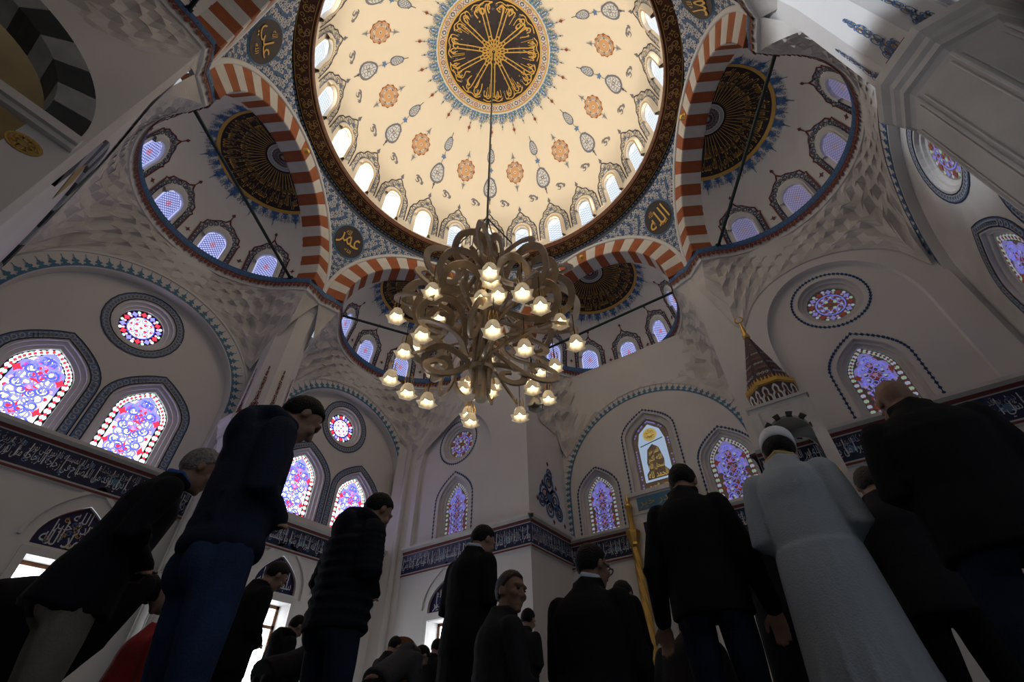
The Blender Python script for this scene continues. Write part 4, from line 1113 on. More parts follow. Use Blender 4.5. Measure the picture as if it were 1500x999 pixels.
mm.add([W(-.47, -.985, -H0), W(-.53, -.975, -H0), W(-.53, -.975, WH), W(-.47, -.985, WH)], [(0, 1, 2, 3)], STONE)
tag(mm.build('wall_rear_pier'), 'pale vertical edge of the rear pier at the upper left', 'wall', kind='structure')

# ================================================================== MUQARNAS (faceted corbelling) between the rims and the walls
def muqarnas(az, bottom, label, tiers=7, cols=64, amp=.040):
    """bottom: list of (x, y, h) of the line where the corbelling meets the walls, ordered like the rim (v from - to +)"""
    a_ = math.radians(az); n = np.array([math.cos(a_), math.sin(a_)]); t = np.array([-math.sin(a_), math.cos(a_)])
    top = np.array([(u*n+v*t) for u, v in RP]); c = 1.0*n
    def ang(p): d = p-c; return np.arctan2(d@t, d@n)
    ta = ang(top); bt = np.array(bottom, float); ba = ang(bt[:, :2])
    q = rs(bt, .02); qa = ang(q[:, :2]); o = np.argsort(qa); qa, q = qa[o], q[o]
    lo, hi = max(ta.min(), qa.min()), min(ta.max(), qa.max())
    th = np.linspace(ta.min(), ta.max(), cols+1)
    ot = np.argsort(ta)
    rows = []
    for k in range(2*tiers+1):
        f = k/(2*tiers)
        row = []
        for j, w_ in enumerate(th):
            tp = np.array([np.interp(w_, ta[ot], top[ot, 0]), np.interp(w_, ta[ot], top[ot, 1]), HT-.072])
            bp = np.array([np.interp(w_, qa, q[:, 0]), np.interp(w_, qa, q[:, 1]), np.interp(w_, qa, q[:, 2])])
            g = f**1.0; gh = f**1.25 if True else f
            p = np.array([tp[0]*(1-g)+bp[0]*g, tp[1]*(1-g)+bp[1]*g, tp[2]*(1-gh)+bp[2]*gh])
            env = (math.sin(PI*f)**.5 if 0 < f < 1 else 0)*min(1, j/5, (cols-j)/5)
            cell = (j+2*(k//2)) % 4; d = (0, .5, 1, .5)[cell]
            if k % 2: d = 1-d*.9
            sc = min(1.0, np.linalg.norm(bp[:2]-tp[:2])*6+np.abs(tp[2]-bp[2])*1.2)
            dirn = np.append(c-p[:2], 0); dirn /= np.linalg.norm(dirn)+1e-9
            p = p+dirn*amp*sc*(d-.5)*env+np.array([0, 0, .012*env*(1 if cell == 2 else -1 if cell == 0 else 0)])
            row.append((p[0]*S, p[1]*S, Z(p[2])))
        rows.append(row)
    m_ = M(); m_.grid(np.array(rows), MUQ)
    return tag(m_.build('muqarnas'), label, 'muqarnas', kind='structure')
def archline(cx, r, spring, top, x): return spring+(top-spring)*math.sqrt(max(0, 1-((x-cx)/r)**2))
bl = [(-1.14, .05, 1.60), (-1.34, .06, 1.40)]+[(-1.347, y, max(1.36, archline(.525, .50, 1.18, 1.645, y))) for y in np.linspace(.08, .90, 14)]+[(-1.25, .953, 1.34)]
bl += [(x, .952, 1.34+.30*min(1, max(0, (x+1.25)/.45))) for x in np.linspace(-1.22, -.75, 10)]+[(-.60, .952, 1.70), (-.50, .952, 1.74)]
muqarnas(150, bl[::-1], 'faceted plaster corbels under the semi-dome left of the chandelier')
lb = [(-1.14, -.09, 1.60), (-1.34, -.10, 1.40)]+[(-1.347, y, max(1.34, archline(-.535, .50, 1.16, 1.635, y))) for y in np.linspace(-.12, -.95, 14)]+[(-1.30, -.978, 1.34)]
lb += [(x, -.978, 1.36+.25*min(1, (x+1.30)/.3)) for x in np.linspace(-1.25, -.62, 8)]+[(-.52, -.972, 1.66)]
muqarnas(210, lb, 'faceted plaster corbels under the large left semi-dome')
rb = [(1.18, .02, 1.60), (1.34, .04, 1.45)]+[(1.347, y, max(1.34, archline(.53, .50, 1.14, 1.68, y))) for y in np.linspace(.06, .92, 12)]+[(1.33, .96, 1.34)]
rb += [(x, .962, max(1.36, archline(1.0, .34, 1.30, 1.60, x))) for x in np.linspace(1.30, .66, 12)]+[(.56, .962, 1.72)]
muqarnas(30, rb, 'faceted plaster corbels under the large right semi-dome')
mb = [(-.485, .965, 1.74), (-.458, 1.0, 1.52)]+[(-.457, y, 1.40) for y in (1.1, 1.2, 1.28)]+[(x, 1.327, max(1.26, archline(.035, .50, 1.03, 1.545, x))) for x in np.linspace(-.45, .52, 16)]+[(.527, y, 1.40) for y in (1.28, 1.2, 1.1)]+[(.53, 1.0, 1.52), (.555, .97, 1.74)]
muqarnas(90, mb[::-1], 'faceted plaster corbels under the semi-dome over the mihrab')
rl = [(-.475, -.99, 1.70), (-.472, -1.1, 1.52), (-.472, -1.25, 1.50), (-.472, -1.45, 1.52), (-.3, -1.52, 1.55), (.0, -1.52, 1.6), (.3, -1.5, 1.6), (.52, -1.3, 1.55), (.54, -.99, 1.7)]
muqarnas(270, rl, 'faceted plaster corbels at the top left corner')

rr = [(.55, -.97, 1.72), (.60, -.98, 1.55)]+[(x, -.982, 1.45) for x in np.linspace(.65, 1.28, 8)]+[(1.33, -.97, 1.34)]+[(1.347, y, 1.50) for y in np.linspace(-.92, -.12, 8)]+[(1.20, -.06, 1.60)]
muqarnas(330, rr, 'faceted plaster corbels behind the viewer')
# the rest of the hall behind the viewer, plain
mm = M()
def wq(a, b, h0=-H0, h1=WH): mm.add([W(*a, h0), W(*b, h0), W(*b, h1), W(*a, h1)], [(0, 1, 2, 3)], PLASTER)
wq((1.35, -.97), (.54, -.985)); wq((.54, -.985), (.54, -1.75)); wq((.54, -1.75), (-.5, -1.75)); mm.add([W(-.5, -1.48, 1.60), W(.56, -1.48, 1.60), W(.56, -1.78, 1.45), W(-.5, -1.78, 1.45)], [(0, 1, 2, 3)], PLASTER)
tag(mm.build('wall_rear'), 'plain plaster walls behind the viewer', 'wall', kind='structure')
# ================================================================== CHANDELIER
BULB = em('bulb_warm', (1.0, .82, .52), 6.5)
SHADE = em('lit_glass_shade', (1.0, .74, .42), .14, (.8, .75, .65))
SHADEOFF = mat('clear_glass_shade', (.55, .53, .48), .15)
ch = tag(empty('chandelier', W(0, 0, 1.10)), 'huge bronze chandelier of looping letter scrolls with glass tulip lamps', 'chandelier')
def sweep(m_, pts, nrm, wd, th, m):
    p = np.asarray(pts, float); t = np.gradient(p, axis=0); t /= np.linalg.norm(t, axis=1)[:, None]; n = np.array(nrm, float); n /= np.linalg.norm(n)
    b = np.cross(t, n); b /= np.linalg.norm(b, axis=1)[:, None]
    k = len(p); tp = wd*(.45+.55*np.sin(np.linspace(.35, PI-.25, k)))[:, None]
    rows = [p+b*tp/2+n*th/2, p-b*tp/2+n*th/2, p-b*tp/2-n*th/2, p+b*tp/2-n*th/2]
    m_.grid(np.stack(rows, 1), m, closev=True)
    base = m_.n-4*k; i = m_.mid(m)
    m_.f += [(base, base+1, base+2, base+3), (base+4*k-1, base+4*k-2, base+4*k-3, base+4*k-4)]; m_.mi += [i, i]
m_ = M()
for k in range(6):
    a = k*PI/3; c, s_ = math.cos(a), math.sin(a)
    m_.tube([(.16*c, .16*s_, -2.0), (.15*c, .15*s_, 0), (.13*c, .13*s_, 2.25+.15*(k % 2))], [.03, .06, .055], BRONZE, 6)
m_.tube([(0, 0, -2.2), (0, 0, 2.4)], .10, BRONZE, 10)
for z in (-1.6, -.6, .5, 1.5, 2.2): m_.lathe([(.0, z), (.22, z), (.24, z+.05), (.22, z+.1), (0, z+.1)], BRONZE, 18)
m_.build('stem', ch, False)
m_ = M(); m_.tube([(0, 0, 2.4), (0, 0, (3.58-1.10)*S)], .028, IRON, 6); m_.build('suspension_cable', ch)
for k in range(5):
    a = 2*PI*k/5+.3; m_ = M(); m_.tube([(0, 0, 3.25), (.62*math.cos(a), .62*math.sin(a), 1.95)], .016, IRON, 5); m_.build('stay_cable', ch)
crv = random.Random(5)
SHAPES = [
 [(.18, -.3), (.5, -.1), (1.0, .25), (1.5, .30), (1.82, .0), (1.72, -.42), (1.35, -.52), (1.08, -.28), (1.22, .02), (1.48, -.06)],
 [(.20, .35), (.6, .5), (1.1, .42), (1.42, .1), (1.35, -.32), (1.0, -.50), (.68, -.30), (.72, .02), (1.0, .10)],
 [(.18, -.5), (.45, .05), (.85, .40), (1.25, .32), (1.40, -.02), (1.15, -.28), (.80, -.18), (.85, .10), (1.05, .08)],
 [(.15, .5), (.5, .1), (.9, -.35), (1.3, -.55), (1.66, -.40), (1.75, -.05), (1.45, .16), (1.18, -.02), (1.26, -.26)],
]
tiers = [(1.0, .74, 6, 2), (.70, 1.0, 8, 0), (.36, 1.10, 8, 3), (.02, 1.14, 9, 0), (-.38, 1.10, 9, 3), (-.82, 1.0, 8, 1), (-1.22, .82, 7, 2), (-1.55, .55, 4, 1)]
for ti, (z, sc, n, sh) in enumerate(tiers):
    for k in range(n):
        a = 2*PI*(k+.5*(ti % 2))/n+crv.uniform(-.12, .12); tilt = crv.uniform(-1.1, 1.1); q = sc*crv.uniform(.82, 1.06)
        er = np.array([math.cos(a), math.sin(a), 0]); et = np.array([-math.sin(a), math.cos(a), 0]); ez = np.array([0, 0, 1.0])
        up = ez*math.cos(tilt)+et*math.sin(tilt); nr = np.cross(er, up)
        p = smooth_curve(SHAPES[(sh+k) % 4], 5)*q
        m_ = M(); sweep(m_, [er*x+up*y*.95+ez*z for x, y in p], nr, .135, .04, BRONZE)
        m_.build('letter_scroll', ch)
LAMPS = [(-0.157,-0.208,0.998),(-0.253,-0.078,1.233),(-0.008,-0.22,0.999),(-0.175,0.001,1.351),(0.185,-0.21,0.956),(0.16,-0.172,0.98),(0.146,-0.121,0.974),(0.248,-0.159,0.882),(0.242,-0.063,0.921),(0.212,0.105,1.014),(0.25,0.113,0.911),(0.108,0.242,0.979),(0.156,-0.155,0.809),(-0.174,-0.021,1.153),(-0.279,-0.017,1.073),(-0.201,-0.122,0.942),(-0.074,-0.175,0.903),(-0.282,0.085,1.037),(-0.14,0.207,1.112),(-0.112,0.172,1.037),(-0.11,0.116,1.054),(-0.204,0.169,1.009),(-0.178,0.129,0.943),(-0.109,0.137,0.964),(-0.138,0.244,1.011),(-0.12,0.202,0.952),(-0.13,0.139,0.907),(0.022,0.294,1.03),(0.013,0.25,0.966),(0.046,0.2,0.892),(0.159,-0.018,0.845),(-0.232,-0.128,0.851),(-0.204,-0.082,0.817),(-0.172,-0.031,0.801),(-0.205,0.191,0.888),(-0.169,0.164,0.832),(0.002,0.19,0.802),(0.048,0.291,0.904),(0.021,0.249,0.863),(0.123,-0.164,0.933)]
a_ = np.arange(18)*2*PI/18
def shade(m):
    m_ = M(); rows = []
    for r, z, wv in ((.04, .13, 0), (.09, .11, 0), (.12, .02, .06), (.125, -.05, .10), (.17, -.10, .22), (.135, -.095, .15), (.10, -.03, .05)):
        rr = r*(1+wv*np.cos(6*a_)); rows.append(np.stack([rr*np.cos(a_), rr*np.sin(a_), np.full(18, z)+.02*wv*5*np.cos(6*a_)], 1))
    m_.grid(np.array(rows), m, closev=True); return m_
proto = {}
for i, (x, y, h) in enumerate(LAMPS):
    off = i == 38
    loc = (x*S*1.02, y*S*1.02, (h-1.10)*S)
    if i in (0, 38):
        m_ = M()
        for k in range(7):
            t = 2*PI*k/7; m_.tube([(.06*math.cos(t), .06*math.sin(t), .12), (.085*math.cos(t), .085*math.sin(t), .24), (.06*math.cos(t), .06*math.sin(t), .34)], .007, GILT, 4)
        m_.lathe([(0, .14), (.05, .14), (.05, .10), (0, .10)], BRONZE, 10)
        l0 = m_.build('lamp', ch); l0.location = loc
        s0 = shade(SHADEOFF if off else SHADE).build('lamp_shade', l0, True); m_ = M(); m_.tube([(0, 0, .16), (0, 0, .70)], .010, IRON, 4); w0 = m_.build('lamp_wire', l0)
        ks = [s0, w0]
        if not off:
            m_ = M(); m_.lathe([(.001, -.075), (.026, -.06), (.036, -.02), (.026, .03), (.015, .08)], BULB, 10); ks.append(m_.build('bulb', l0, True))
        if not off: proto = (l0, ks)
    else:
        l = proto[0].copy(); COL.objects.link(l); l.location = loc
        for q in proto[1]:
            c = q.copy(); COL.objects.link(c); c.parent = l

# ================================================================== MIHRAB fittings
mh = tag(empty('mihrab', W(.045, 1.33, -H0)), 'marble prayer niche frame with a teal panel on top behind the black jacket', 'mihrab')
o3 = np.array(W(.045, 1.33, -H0))
m_ = M()
a = np.linspace(0, PI, 15); P = []
for z, r in ((0, .105), (.45, .105), (.55, .09), (.62, .05), (.66, .01)): P.append([(r*S*math.cos(t), r*S*math.sin(t)*.8+.02, (z)*S) for t in a])
m_.grid(np.array(P), MARBLE); m_.build('niche', mh)
m_ = M()
for s_ in (-1, 1): m_.box((s_*.125*S-.13, -.25, 0), (s_*.125*S+.13, -.02, .88*S), MARBLE)
m_.box((-.145*S, -.26, .71*S), (.145*S, -.02, .90*S), MARBLE); m_.box((-.16*S, -.34, .985*S), (.16*S, -.02, 1.005*S), MARBLE); m_.box((-.15*S, -.28, .90*S), (.15*S, -.02, .985*S), STONE)
m_.build('marble_frame', mh)
m_ = M(); m_.box((-.11*S, -.30, .915*S), (.11*S, -.27, .975*S), TEAL)
A = Art(); write(A, SHORT[4], -.10, .10, .922, .968, GOLD, 3); A.lay(m_, lambda x, y, l: np.stack([x*S, -.30-l+0*x, y*S], -1), .004); m_.build('teal_panel', mh)
m_ = M(); m_.box((-.10*S, -.28, .74*S), (.10*S, -.26, .86*S), NAVY); A = Art(); write(A, VERSES[0], -.09, .09, .75, .80, GOLD, 3); write(A, VERSES[3], -.09, .09, .80, .85, GOLD, 3); A.lay(m_, lambda x, y, l: np.stack([x*S, -.28-l+0*x, y*S], -1), .004); m_.build('lettered_panel', mh)
for x, lab in ((-.107, 'tall golden column left of the black jacket'), (.197, 'golden column on the far side of the prayer niche')):
    root = tag(empty('golden_column', W(x, 1.27, -H0)), lab, 'column', 'golden columns of the prayer niche')
    m_ = M(); n = 48; rows = []
    for z in np.linspace(0, .755, 60):
        t = np.arange(n)*2*PI/n; r = (.0165+.0022*np.cos(6*(t+z*14)))*S*(1.25 if z < .04 else 1); rows.append(np.stack([r*np.cos(t), r*np.sin(t), np.full(n, z*S)], 1))
    m_.grid(np.array(rows), GILT, closev=True); m_.build('shaft', root, True)
    m_ = M(); m_.lathe([(.017*S, .755*S), (.024*S, .765*S), (.022*S, .775*S), (.030*S, .80*S), (.034*S, .815*S), (.034*S, .825*S), (.02*S, .835*S)], GILT, 8); m_.build('capital', root)
    for k in range(8):
        t = k*PI/4; m_.lathe([(0, 0)], GILT, 3) if False else None
    m_ = M(); m_.lathe([(.014*S, .83*S), (.012*S, .93*S), (.018*S, .935*S), (.018*S, .95*S), (.008*S, .955*S), (.008*S, .98*S), (.001, 1.0*S)], GILT, 10); m_.build('finial', root, True)

# ================================================================== MINBAR (pulpit)
mb = tag(empty('minbar', W(.665, .78, -H0)), 'marble pulpit with a dark conical spire and gold finial behind the white cap', 'pulpit')
def zz(h): return (h+H0)*S
HX = np.arange(8)*PI/4+PI/8
def hexl(m_, prof, m, n=8, ph=PI/8): 
    a = np.arange(n)*2*PI/n+ph
    m_.grid(np.array([[(r*S*math.cos(t), r*S*math.sin(t), zz(h)) for t in a] for r, h in prof]), m, closev=True, flip=True)
CONE = mat('spire_purple_brown', (.075, .050, .060), .45, noise=.3, nscale=8)
m_ = M(); hexl(m_, [(.077, .955), (.008, 1.20)], CONE)
A = Art()
for k in range(8):
    t0, t1 = HX[k], HX[k]+PI/4
    for j in range(9):
        f = j/9.5
        for q in (.25, .5, .75):
            if q != .5 and f > .55: continue
            r = .077*(1-f)+.008*f; p0 = np.array([r*S*math.cos(t0), r*S*math.sin(t0)]); p1 = np.array([r*S*math.cos(t1), r*S*math.sin(t1)]); c = p0*(1-q)+p1*q
            d = (p1-p0)/np.linalg.norm(p1-p0); u = scroll(LGREY if j % 2 else RUST, .18, 1.3, 1.0)
            sz = min(.16, np.linalg.norm(p1-p0)*.24); nrm = c/np.linalg.norm(c)
            for v, f_, mt, l in u.p: m_.add(np.stack([c[0]+v[:, 0]*sz*d[0]+nrm[0]*(.012-v[:, 1]*sz*.26), c[1]+v[:, 0]*sz*d[1]+nrm[1]*(.012-v[:, 1]*sz*.26), zz(.955+.245*f)+.05+v[:, 1]*sz], 1), f_, mt)
m_.build('spire', mb)
m_ = M(); m_.lathe([(.010*S, zz(1.195)), (.014*S, zz(1.20)), (.012*S, zz(1.212)), (.006*S, zz(1.22)), (.009*S, zz(1.235)), (.005*S, zz(1.25)), (.004*S, zz(1.275)), (.001, zz(1.28))], GILT, 14); m_.build('finial', mb, True)
m_ = M(); t = np.linspace(.5, 2*PI-.5, 16)
m_.tube([(0.09*math.sin(q), 0, zz(1.285)+.05-.09*math.cos(q)) for q in t+PI], .018, GILT, 6); m_.build('crescent', mb)
m_ = M(); hexl(m_, [(.080, .935), (.086, .94), (.086, .952), (.079, .958)], GILT)
for k in range(40):
    t = 2*PI*k/40; r = .082*S*(math.cos(PI/8)/math.cos(((t-PI/8) % (PI/4))-PI/8)); m_.add([(r*math.cos(t-.05), r*math.sin(t-.05), zz(.955)), (r*math.cos(t+.05), r*math.sin(t+.05), zz(.955)), (r*math.cos(t), r*math.sin(t), zz(.972))], [(0, 1, 2)], GILT)
m_.build('gold_band', mb)
m_ = M(); hexl(m_, [(.080, .935), (.082, .865)], CONE); 
for k in range(16):
    t0 = HX[k//2]+(PI/4)*(k % 2)*.5; t1 = t0+PI/8; R_ = .0835*S
    A = Art(); A.stroke(smooth_curve([(-.42, 0), (-.40, .35), (-.22, .5), (-.25, .75), (0, .95), (.25, .75), (.22, .5), (.40, .35), (.42, 0)], 3), .16, MARBLE, 0); A.stroke([(0, 0), (0, .35)], .14, MARBLE); A.disc((0, .45), .12, RUST, 0, 8)
    c0 = np.array([R_*math.cos(HX[k//2]), R_*math.sin(HX[k//2])]); c1 = np.array([R_*math.cos(HX[k//2]+PI/4), R_*math.sin(HX[k//2]+PI/4)]); f = .25+.5*(k % 2); c = c0*(1-f)+c1*f; d = (c1-c0)/np.linalg.norm(c1-c0); wd = np.linalg.norm(c1-c0)/2
    nr = c/np.linalg.norm(c)
    for v, f_, mt, l in A.p: m_.add(np.stack([c[0]+v[:, 0]*wd*d[0]+nr[0]*.01*l, c[1]+v[:, 0]*wd*d[1]+nr[1]*.01*l, zz(.868)+v[:, 1]*.06*S], 1), f_, mt)
m_.build('drum', mb)
m_ = M(); q = .088*S
m_.box((-q, -q, zz(.835)), (q, q, zz(.865)), MARBLE); m_.box((-q*1.07, -q*1.07, zz(.853)), (q*1.07, q*1.07, zz(.863)), STONE)
m_.build('canopy_slab', mb)
q = .078*S
for sx in (-1, 1):
    for sy in (-1, 1):
        m_ = M(); m_.box((sx*q-.09, sy*q-.09, zz(.50)), (sx*q+.09, sy*q+.09, zz(.835)), MARBLE); m_.build('post', mb)
for k in range(4):
    a = k*PI/2; m_ = M(); c_, s_ = math.cos(a), math.sin(a)
    def fn(x, y, l): x = np.asarray(x, float); l = l+0*x; X = x*S; Y = -(q+.06)-l; return np.stack([c_*X-s_*Y, s_*X+c_*Y, zz(np.asarray(y, float))+0*X], -1)
    L = rnd_arch(0, .60, .060, .74, .80, 10); panel(m_, fn, [(-.078, .60), (.078, .60), (.078, .835), (-.078, .835)], [L], MARBLE); reveal(m_, fn, L, .1, MARBLE); m_.build('arch_panel', mb)
    for j in range(11):
        t = np.linspace(PI*j/11, PI*(j+.96)/11, 3); m_ = M()
        m_.grid(np.array([fn(r*np.cos(t), .74+1.0*r*np.sin(t), np.full(3, l)) for r, l in ((.074, 0), (.074, .02), (.060, .02), (.060, -.06))]), BLKSTONE if j % 2 == 0 else MARBLE); m_.build('voussoir', mb)
# stair with side boards and crenellated parapet, going down towards the room
st = M()
for k in range(14):
    y1 = -q-k*.26; st.box((-.062*S, y1-.26, 0), (.062*S, y1, zz(.50)-(k+1)*.23), MARBLE)
st.build('stair', mb)
for sx in (-1, 1):
    m_ = M(); x0 = sx*.070*S; y_a, y_b = -q, -q-14*.26
    v = [(x0-.05, y_a, 0), (x0-.05, y_a, zz(.60)), (x0-.05, y_b, .75), (x0-.05, y_b, 0)]; v += [(x+.10, y, z) for x, y, z in v]
    m_.add(v, [(0, 1, 2, 3), (7, 6, 5, 4), (0, 4, 5, 1), (1, 5, 6, 2), (2, 6, 7, 3)], MARBLE)
    for j in range(26):
        f = (j+.5)/26; y = y_a+(y_b-y_a)*f; z = zz(.60)+(.75-zz(.60))*f
        m_.add([(x0-.04, y-.05, z), (x0-.04, y+.05, z), (x0-.04, y+.03, z+.1), (x0-.04, y, z+.16), (x0-.04, y-.03, z+.1)]+[(x0+.04, y-.05, z), (x0+.04, y+.05, z), (x0+.04, y+.03, z+.1), (x0+.04, y, z+.16), (x0+.04, y-.03, z+.1)], [(0, 1, 2, 3, 4), (9, 8, 7, 6, 5), (1, 6, 7, 2), (2, 7, 8, 3), (3, 8, 9, 4), (4, 9, 5, 0)], GILT if j < 12 else MARBLE)
    m_.build('side_board', mb)

# ================================================================== CLOCK
ck = tag(empty('longcase_clock', (-2.75, 1.55, 0)), 'dark longcase clock with a pale round dial near the oval-window wall', 'clock'); ck.rotation_euler = (0, 0, math.radians(35))
m_ = M(); m_.box((-.22, -.14, 0), (.22, .14, .45), WOOD); m_.box((-.17, -.11, .45), (.17, .11, 1.32), WOOD); m_.box((-.23, -.14, 1.32), (.23, .14, 1.78), WOOD)
m_.lathe([(.23, 0), (.23, .0)], WOOD, 3) if False else None
t = np.linspace(0, PI, 14); m_.grid(np.array([[(.23*math.cos(q), y, 1.78+.16*math.sin(q)) for q in t] for y in (-.14, .14)]), WOOD); m_.add([(.23*math.cos(q), -.14, 1.78+.16*math.sin(q)) for q in t], [tuple(range(14))], WOOD)
m_.build('case', ck)
m_ = M(); A = Art(); A.disc((0, 0), .17, MARBLE, 0, 28).circ((0, 0), .165, .02, GOLD, 1, 28).circ((0, 0), .12, .006, INK, 1, 24)
for k in range(12): A.stroke([(.13*math.cos(k*PI/6), .13*math.sin(k*PI/6)), (.155*math.cos(k*PI/6), .155*math.sin(k*PI/6))], .012, INK, 1)
A.stroke([(0, 0), (.05, .07)], .012, INK, 2); A.stroke([(0, 0), (-.04, .12)], .008, INK, 2)
A.lay(m_, lambda x, y, l: np.stack([x, -.145-l+0*x, 1.62+y], -1), .003); m_.build('dial', ck)
# ================================================================== PEOPLE
SKIN = mat('skin', (.36, .215, .15), .5, noise=.08, nscale=9)
SKIN2 = mat('skin_tan', (.27, .155, .105), .5, noise=.08, nscale=9)
HAIRB = mat('hair_black', (.008, .0075, .0075), .6, noise=.4, nscale=60, bump=.6, bscale=90, spec=.15)
HAIRBR = mat('hair_brown', (.020, .012, .009), .5, noise=.4, nscale=60, bump=.6, bscale=90)
HAIRG = mat('hair_grey', (.22, .21, .20), .55, noise=.5, nscale=50, bump=.6, bscale=90)
STUB = mat('shaved_scalp', (.22, .125, .085), .55, noise=.2, nscale=40)
EYE = mat('eye_dark', (.02, .017, .015), .2)
def cloth(name, c, n=.16): return mat(name, c, .85, noise=n, nscale=5, bump=.25, bscale=120, spec=.15)
C_NAVY = cloth('cloth_navy', (.020, .027, .050)); C_BLK = cloth('cloth_black', (.009, .009, .011)); C_BLZ = cloth('cloth_blazer', (.010, .011, .016)); C_JEAN = cloth('denim_blue', (.026, .046, .110), .35)
C_JEAN2 = cloth('denim_dark', (.016, .022, .045), .35); C_KHA = cloth('cloth_khaki', (.215, .200, .170)); C_WHT = cloth('cloth_white_robe', (.40, .45, .49), .05); C_CAP = cloth('cloth_cap_white', (.80, .81, .84), .03)
C_GRY = cloth('cloth_grey', (.055, .055, .060)); C_RED = cloth('cloth_red', (.28, .03, .03)); C_BLU = cloth('cloth_blue_shirt', (.05, .14, .48)); C_COL = cloth('cloth_yellow_collar', (.52, .42, .18)); C_CHA = cloth('cloth_charcoal', (.020, .020, .023))
C_SLV = cloth('cloth_blue_sleeve', (.04, .09, .18)); C_STR = cloth('cloth_striped', (.35, .42, .60)); C_SHW = cloth('cloth_shirt_white', (.55, .60, .70), .03); SHOE = mat('sock_dark', (.02, .02, .022), .8)

class Fig:
    """collects lofts; a voxel remesh turns the union into one continuous skin"""
    def __init__(s): s.m = M()
    def loft(s, secs, n=14):
        rows = []
        for c, ax, ay, rx, ry in secs:
            t = np.arange(n)*2*PI/n; rows.append(np.array(c)+np.cos(t)[:, None]*np.array(ax)*rx+np.sin(t)[:, None]*np.array(ay)*ry)
        k = len(rows); s.m.grid(np.array(rows), SKIN, closev=True)
        b = s.m.n-k*n; s.m.f += [tuple(range(b, b+n))[::-1], tuple(range(b+(k-1)*n, b+k*n))]; s.m.mi += [0, 0]
    def limb(s, pts, rad, n=10, flat=1.0):
        pts = [np.array(p, float) for p in pts]; d0 = pts[1]-pts[0]; d0 /= np.linalg.norm(d0); d1 = pts[-1]-pts[-2]; d1 /= np.linalg.norm(d1)
        P = [pts[0]-d0*rad[0]*.92, pts[0]-d0*rad[0]*.6]+pts+[pts[-1]+d1*rad[-1]*.6, pts[-1]+d1*rad[-1]*.92]; R = [rad[0]*.35, rad[0]*.8]+list(rad)+[rad[-1]*.8, rad[-1]*.35]
        s.m.tube(P, R, SKIN, n, True, flat)
    def ell(s, c, r, ax=None, n=12):
        ax = np.eye(3) if ax is None else ax; rows = []
        for p in np.linspace(.12, PI-.12, 9):
            t = np.arange(n)*2*PI/n; rows.append(np.array(c)+np.cos(p)*r[2]*ax[2]+np.sin(p)*(np.cos(t)[:, None]*r[0]*ax[0]+np.sin(t)[:, None]*r[1]*ax[1]))
        k = 9; s.m.grid(np.array(rows), SKIN, closev=True); b = s.m.n-k*n
        s.m.f += [tuple(range(b, b+n)), tuple(range(b+(k-1)*n, b+k*n))[::-1]]; s.m.mi += [0, 0]
    def build(s, name, m, parent, voxel, sm=4, fac=.5):
        if not s.m.v: return None
        tmp = s.m.build('tmp'); bm = bmesh.new(); bm.from_mesh(tmp.data); bmesh.ops.recalc_face_normals(bm, faces=bm.faces); bm.to_mesh(tmp.data); bm.free()
        r = tmp.modifiers.new('r', 'REMESH'); r.mode = 'VOXEL'; r.voxel_size = voxel
        q = tmp.modifiers.new('s', 'SMOOTH'); q.factor = fac; q.iterations = sm
        dg = bpy.context.evaluated_depsgraph_get(); me = bpy.data.meshes.new_from_object(tmp.evaluated_get(dg)); me.name = name
        me.materials.clear(); me.materials.append(m); me.polygons.foreach_set('use_smooth', [True]*len(me.polygons)); me.polygons.foreach_set('material_index', [0]*len(me.polygons))
        old = tmp.data; bpy.data.objects.remove(tmp); bpy.data.meshes.remove(old)
        o = bpy.data.objects.new(name, me); COL.objects.link(o); o.parent = parent; return o

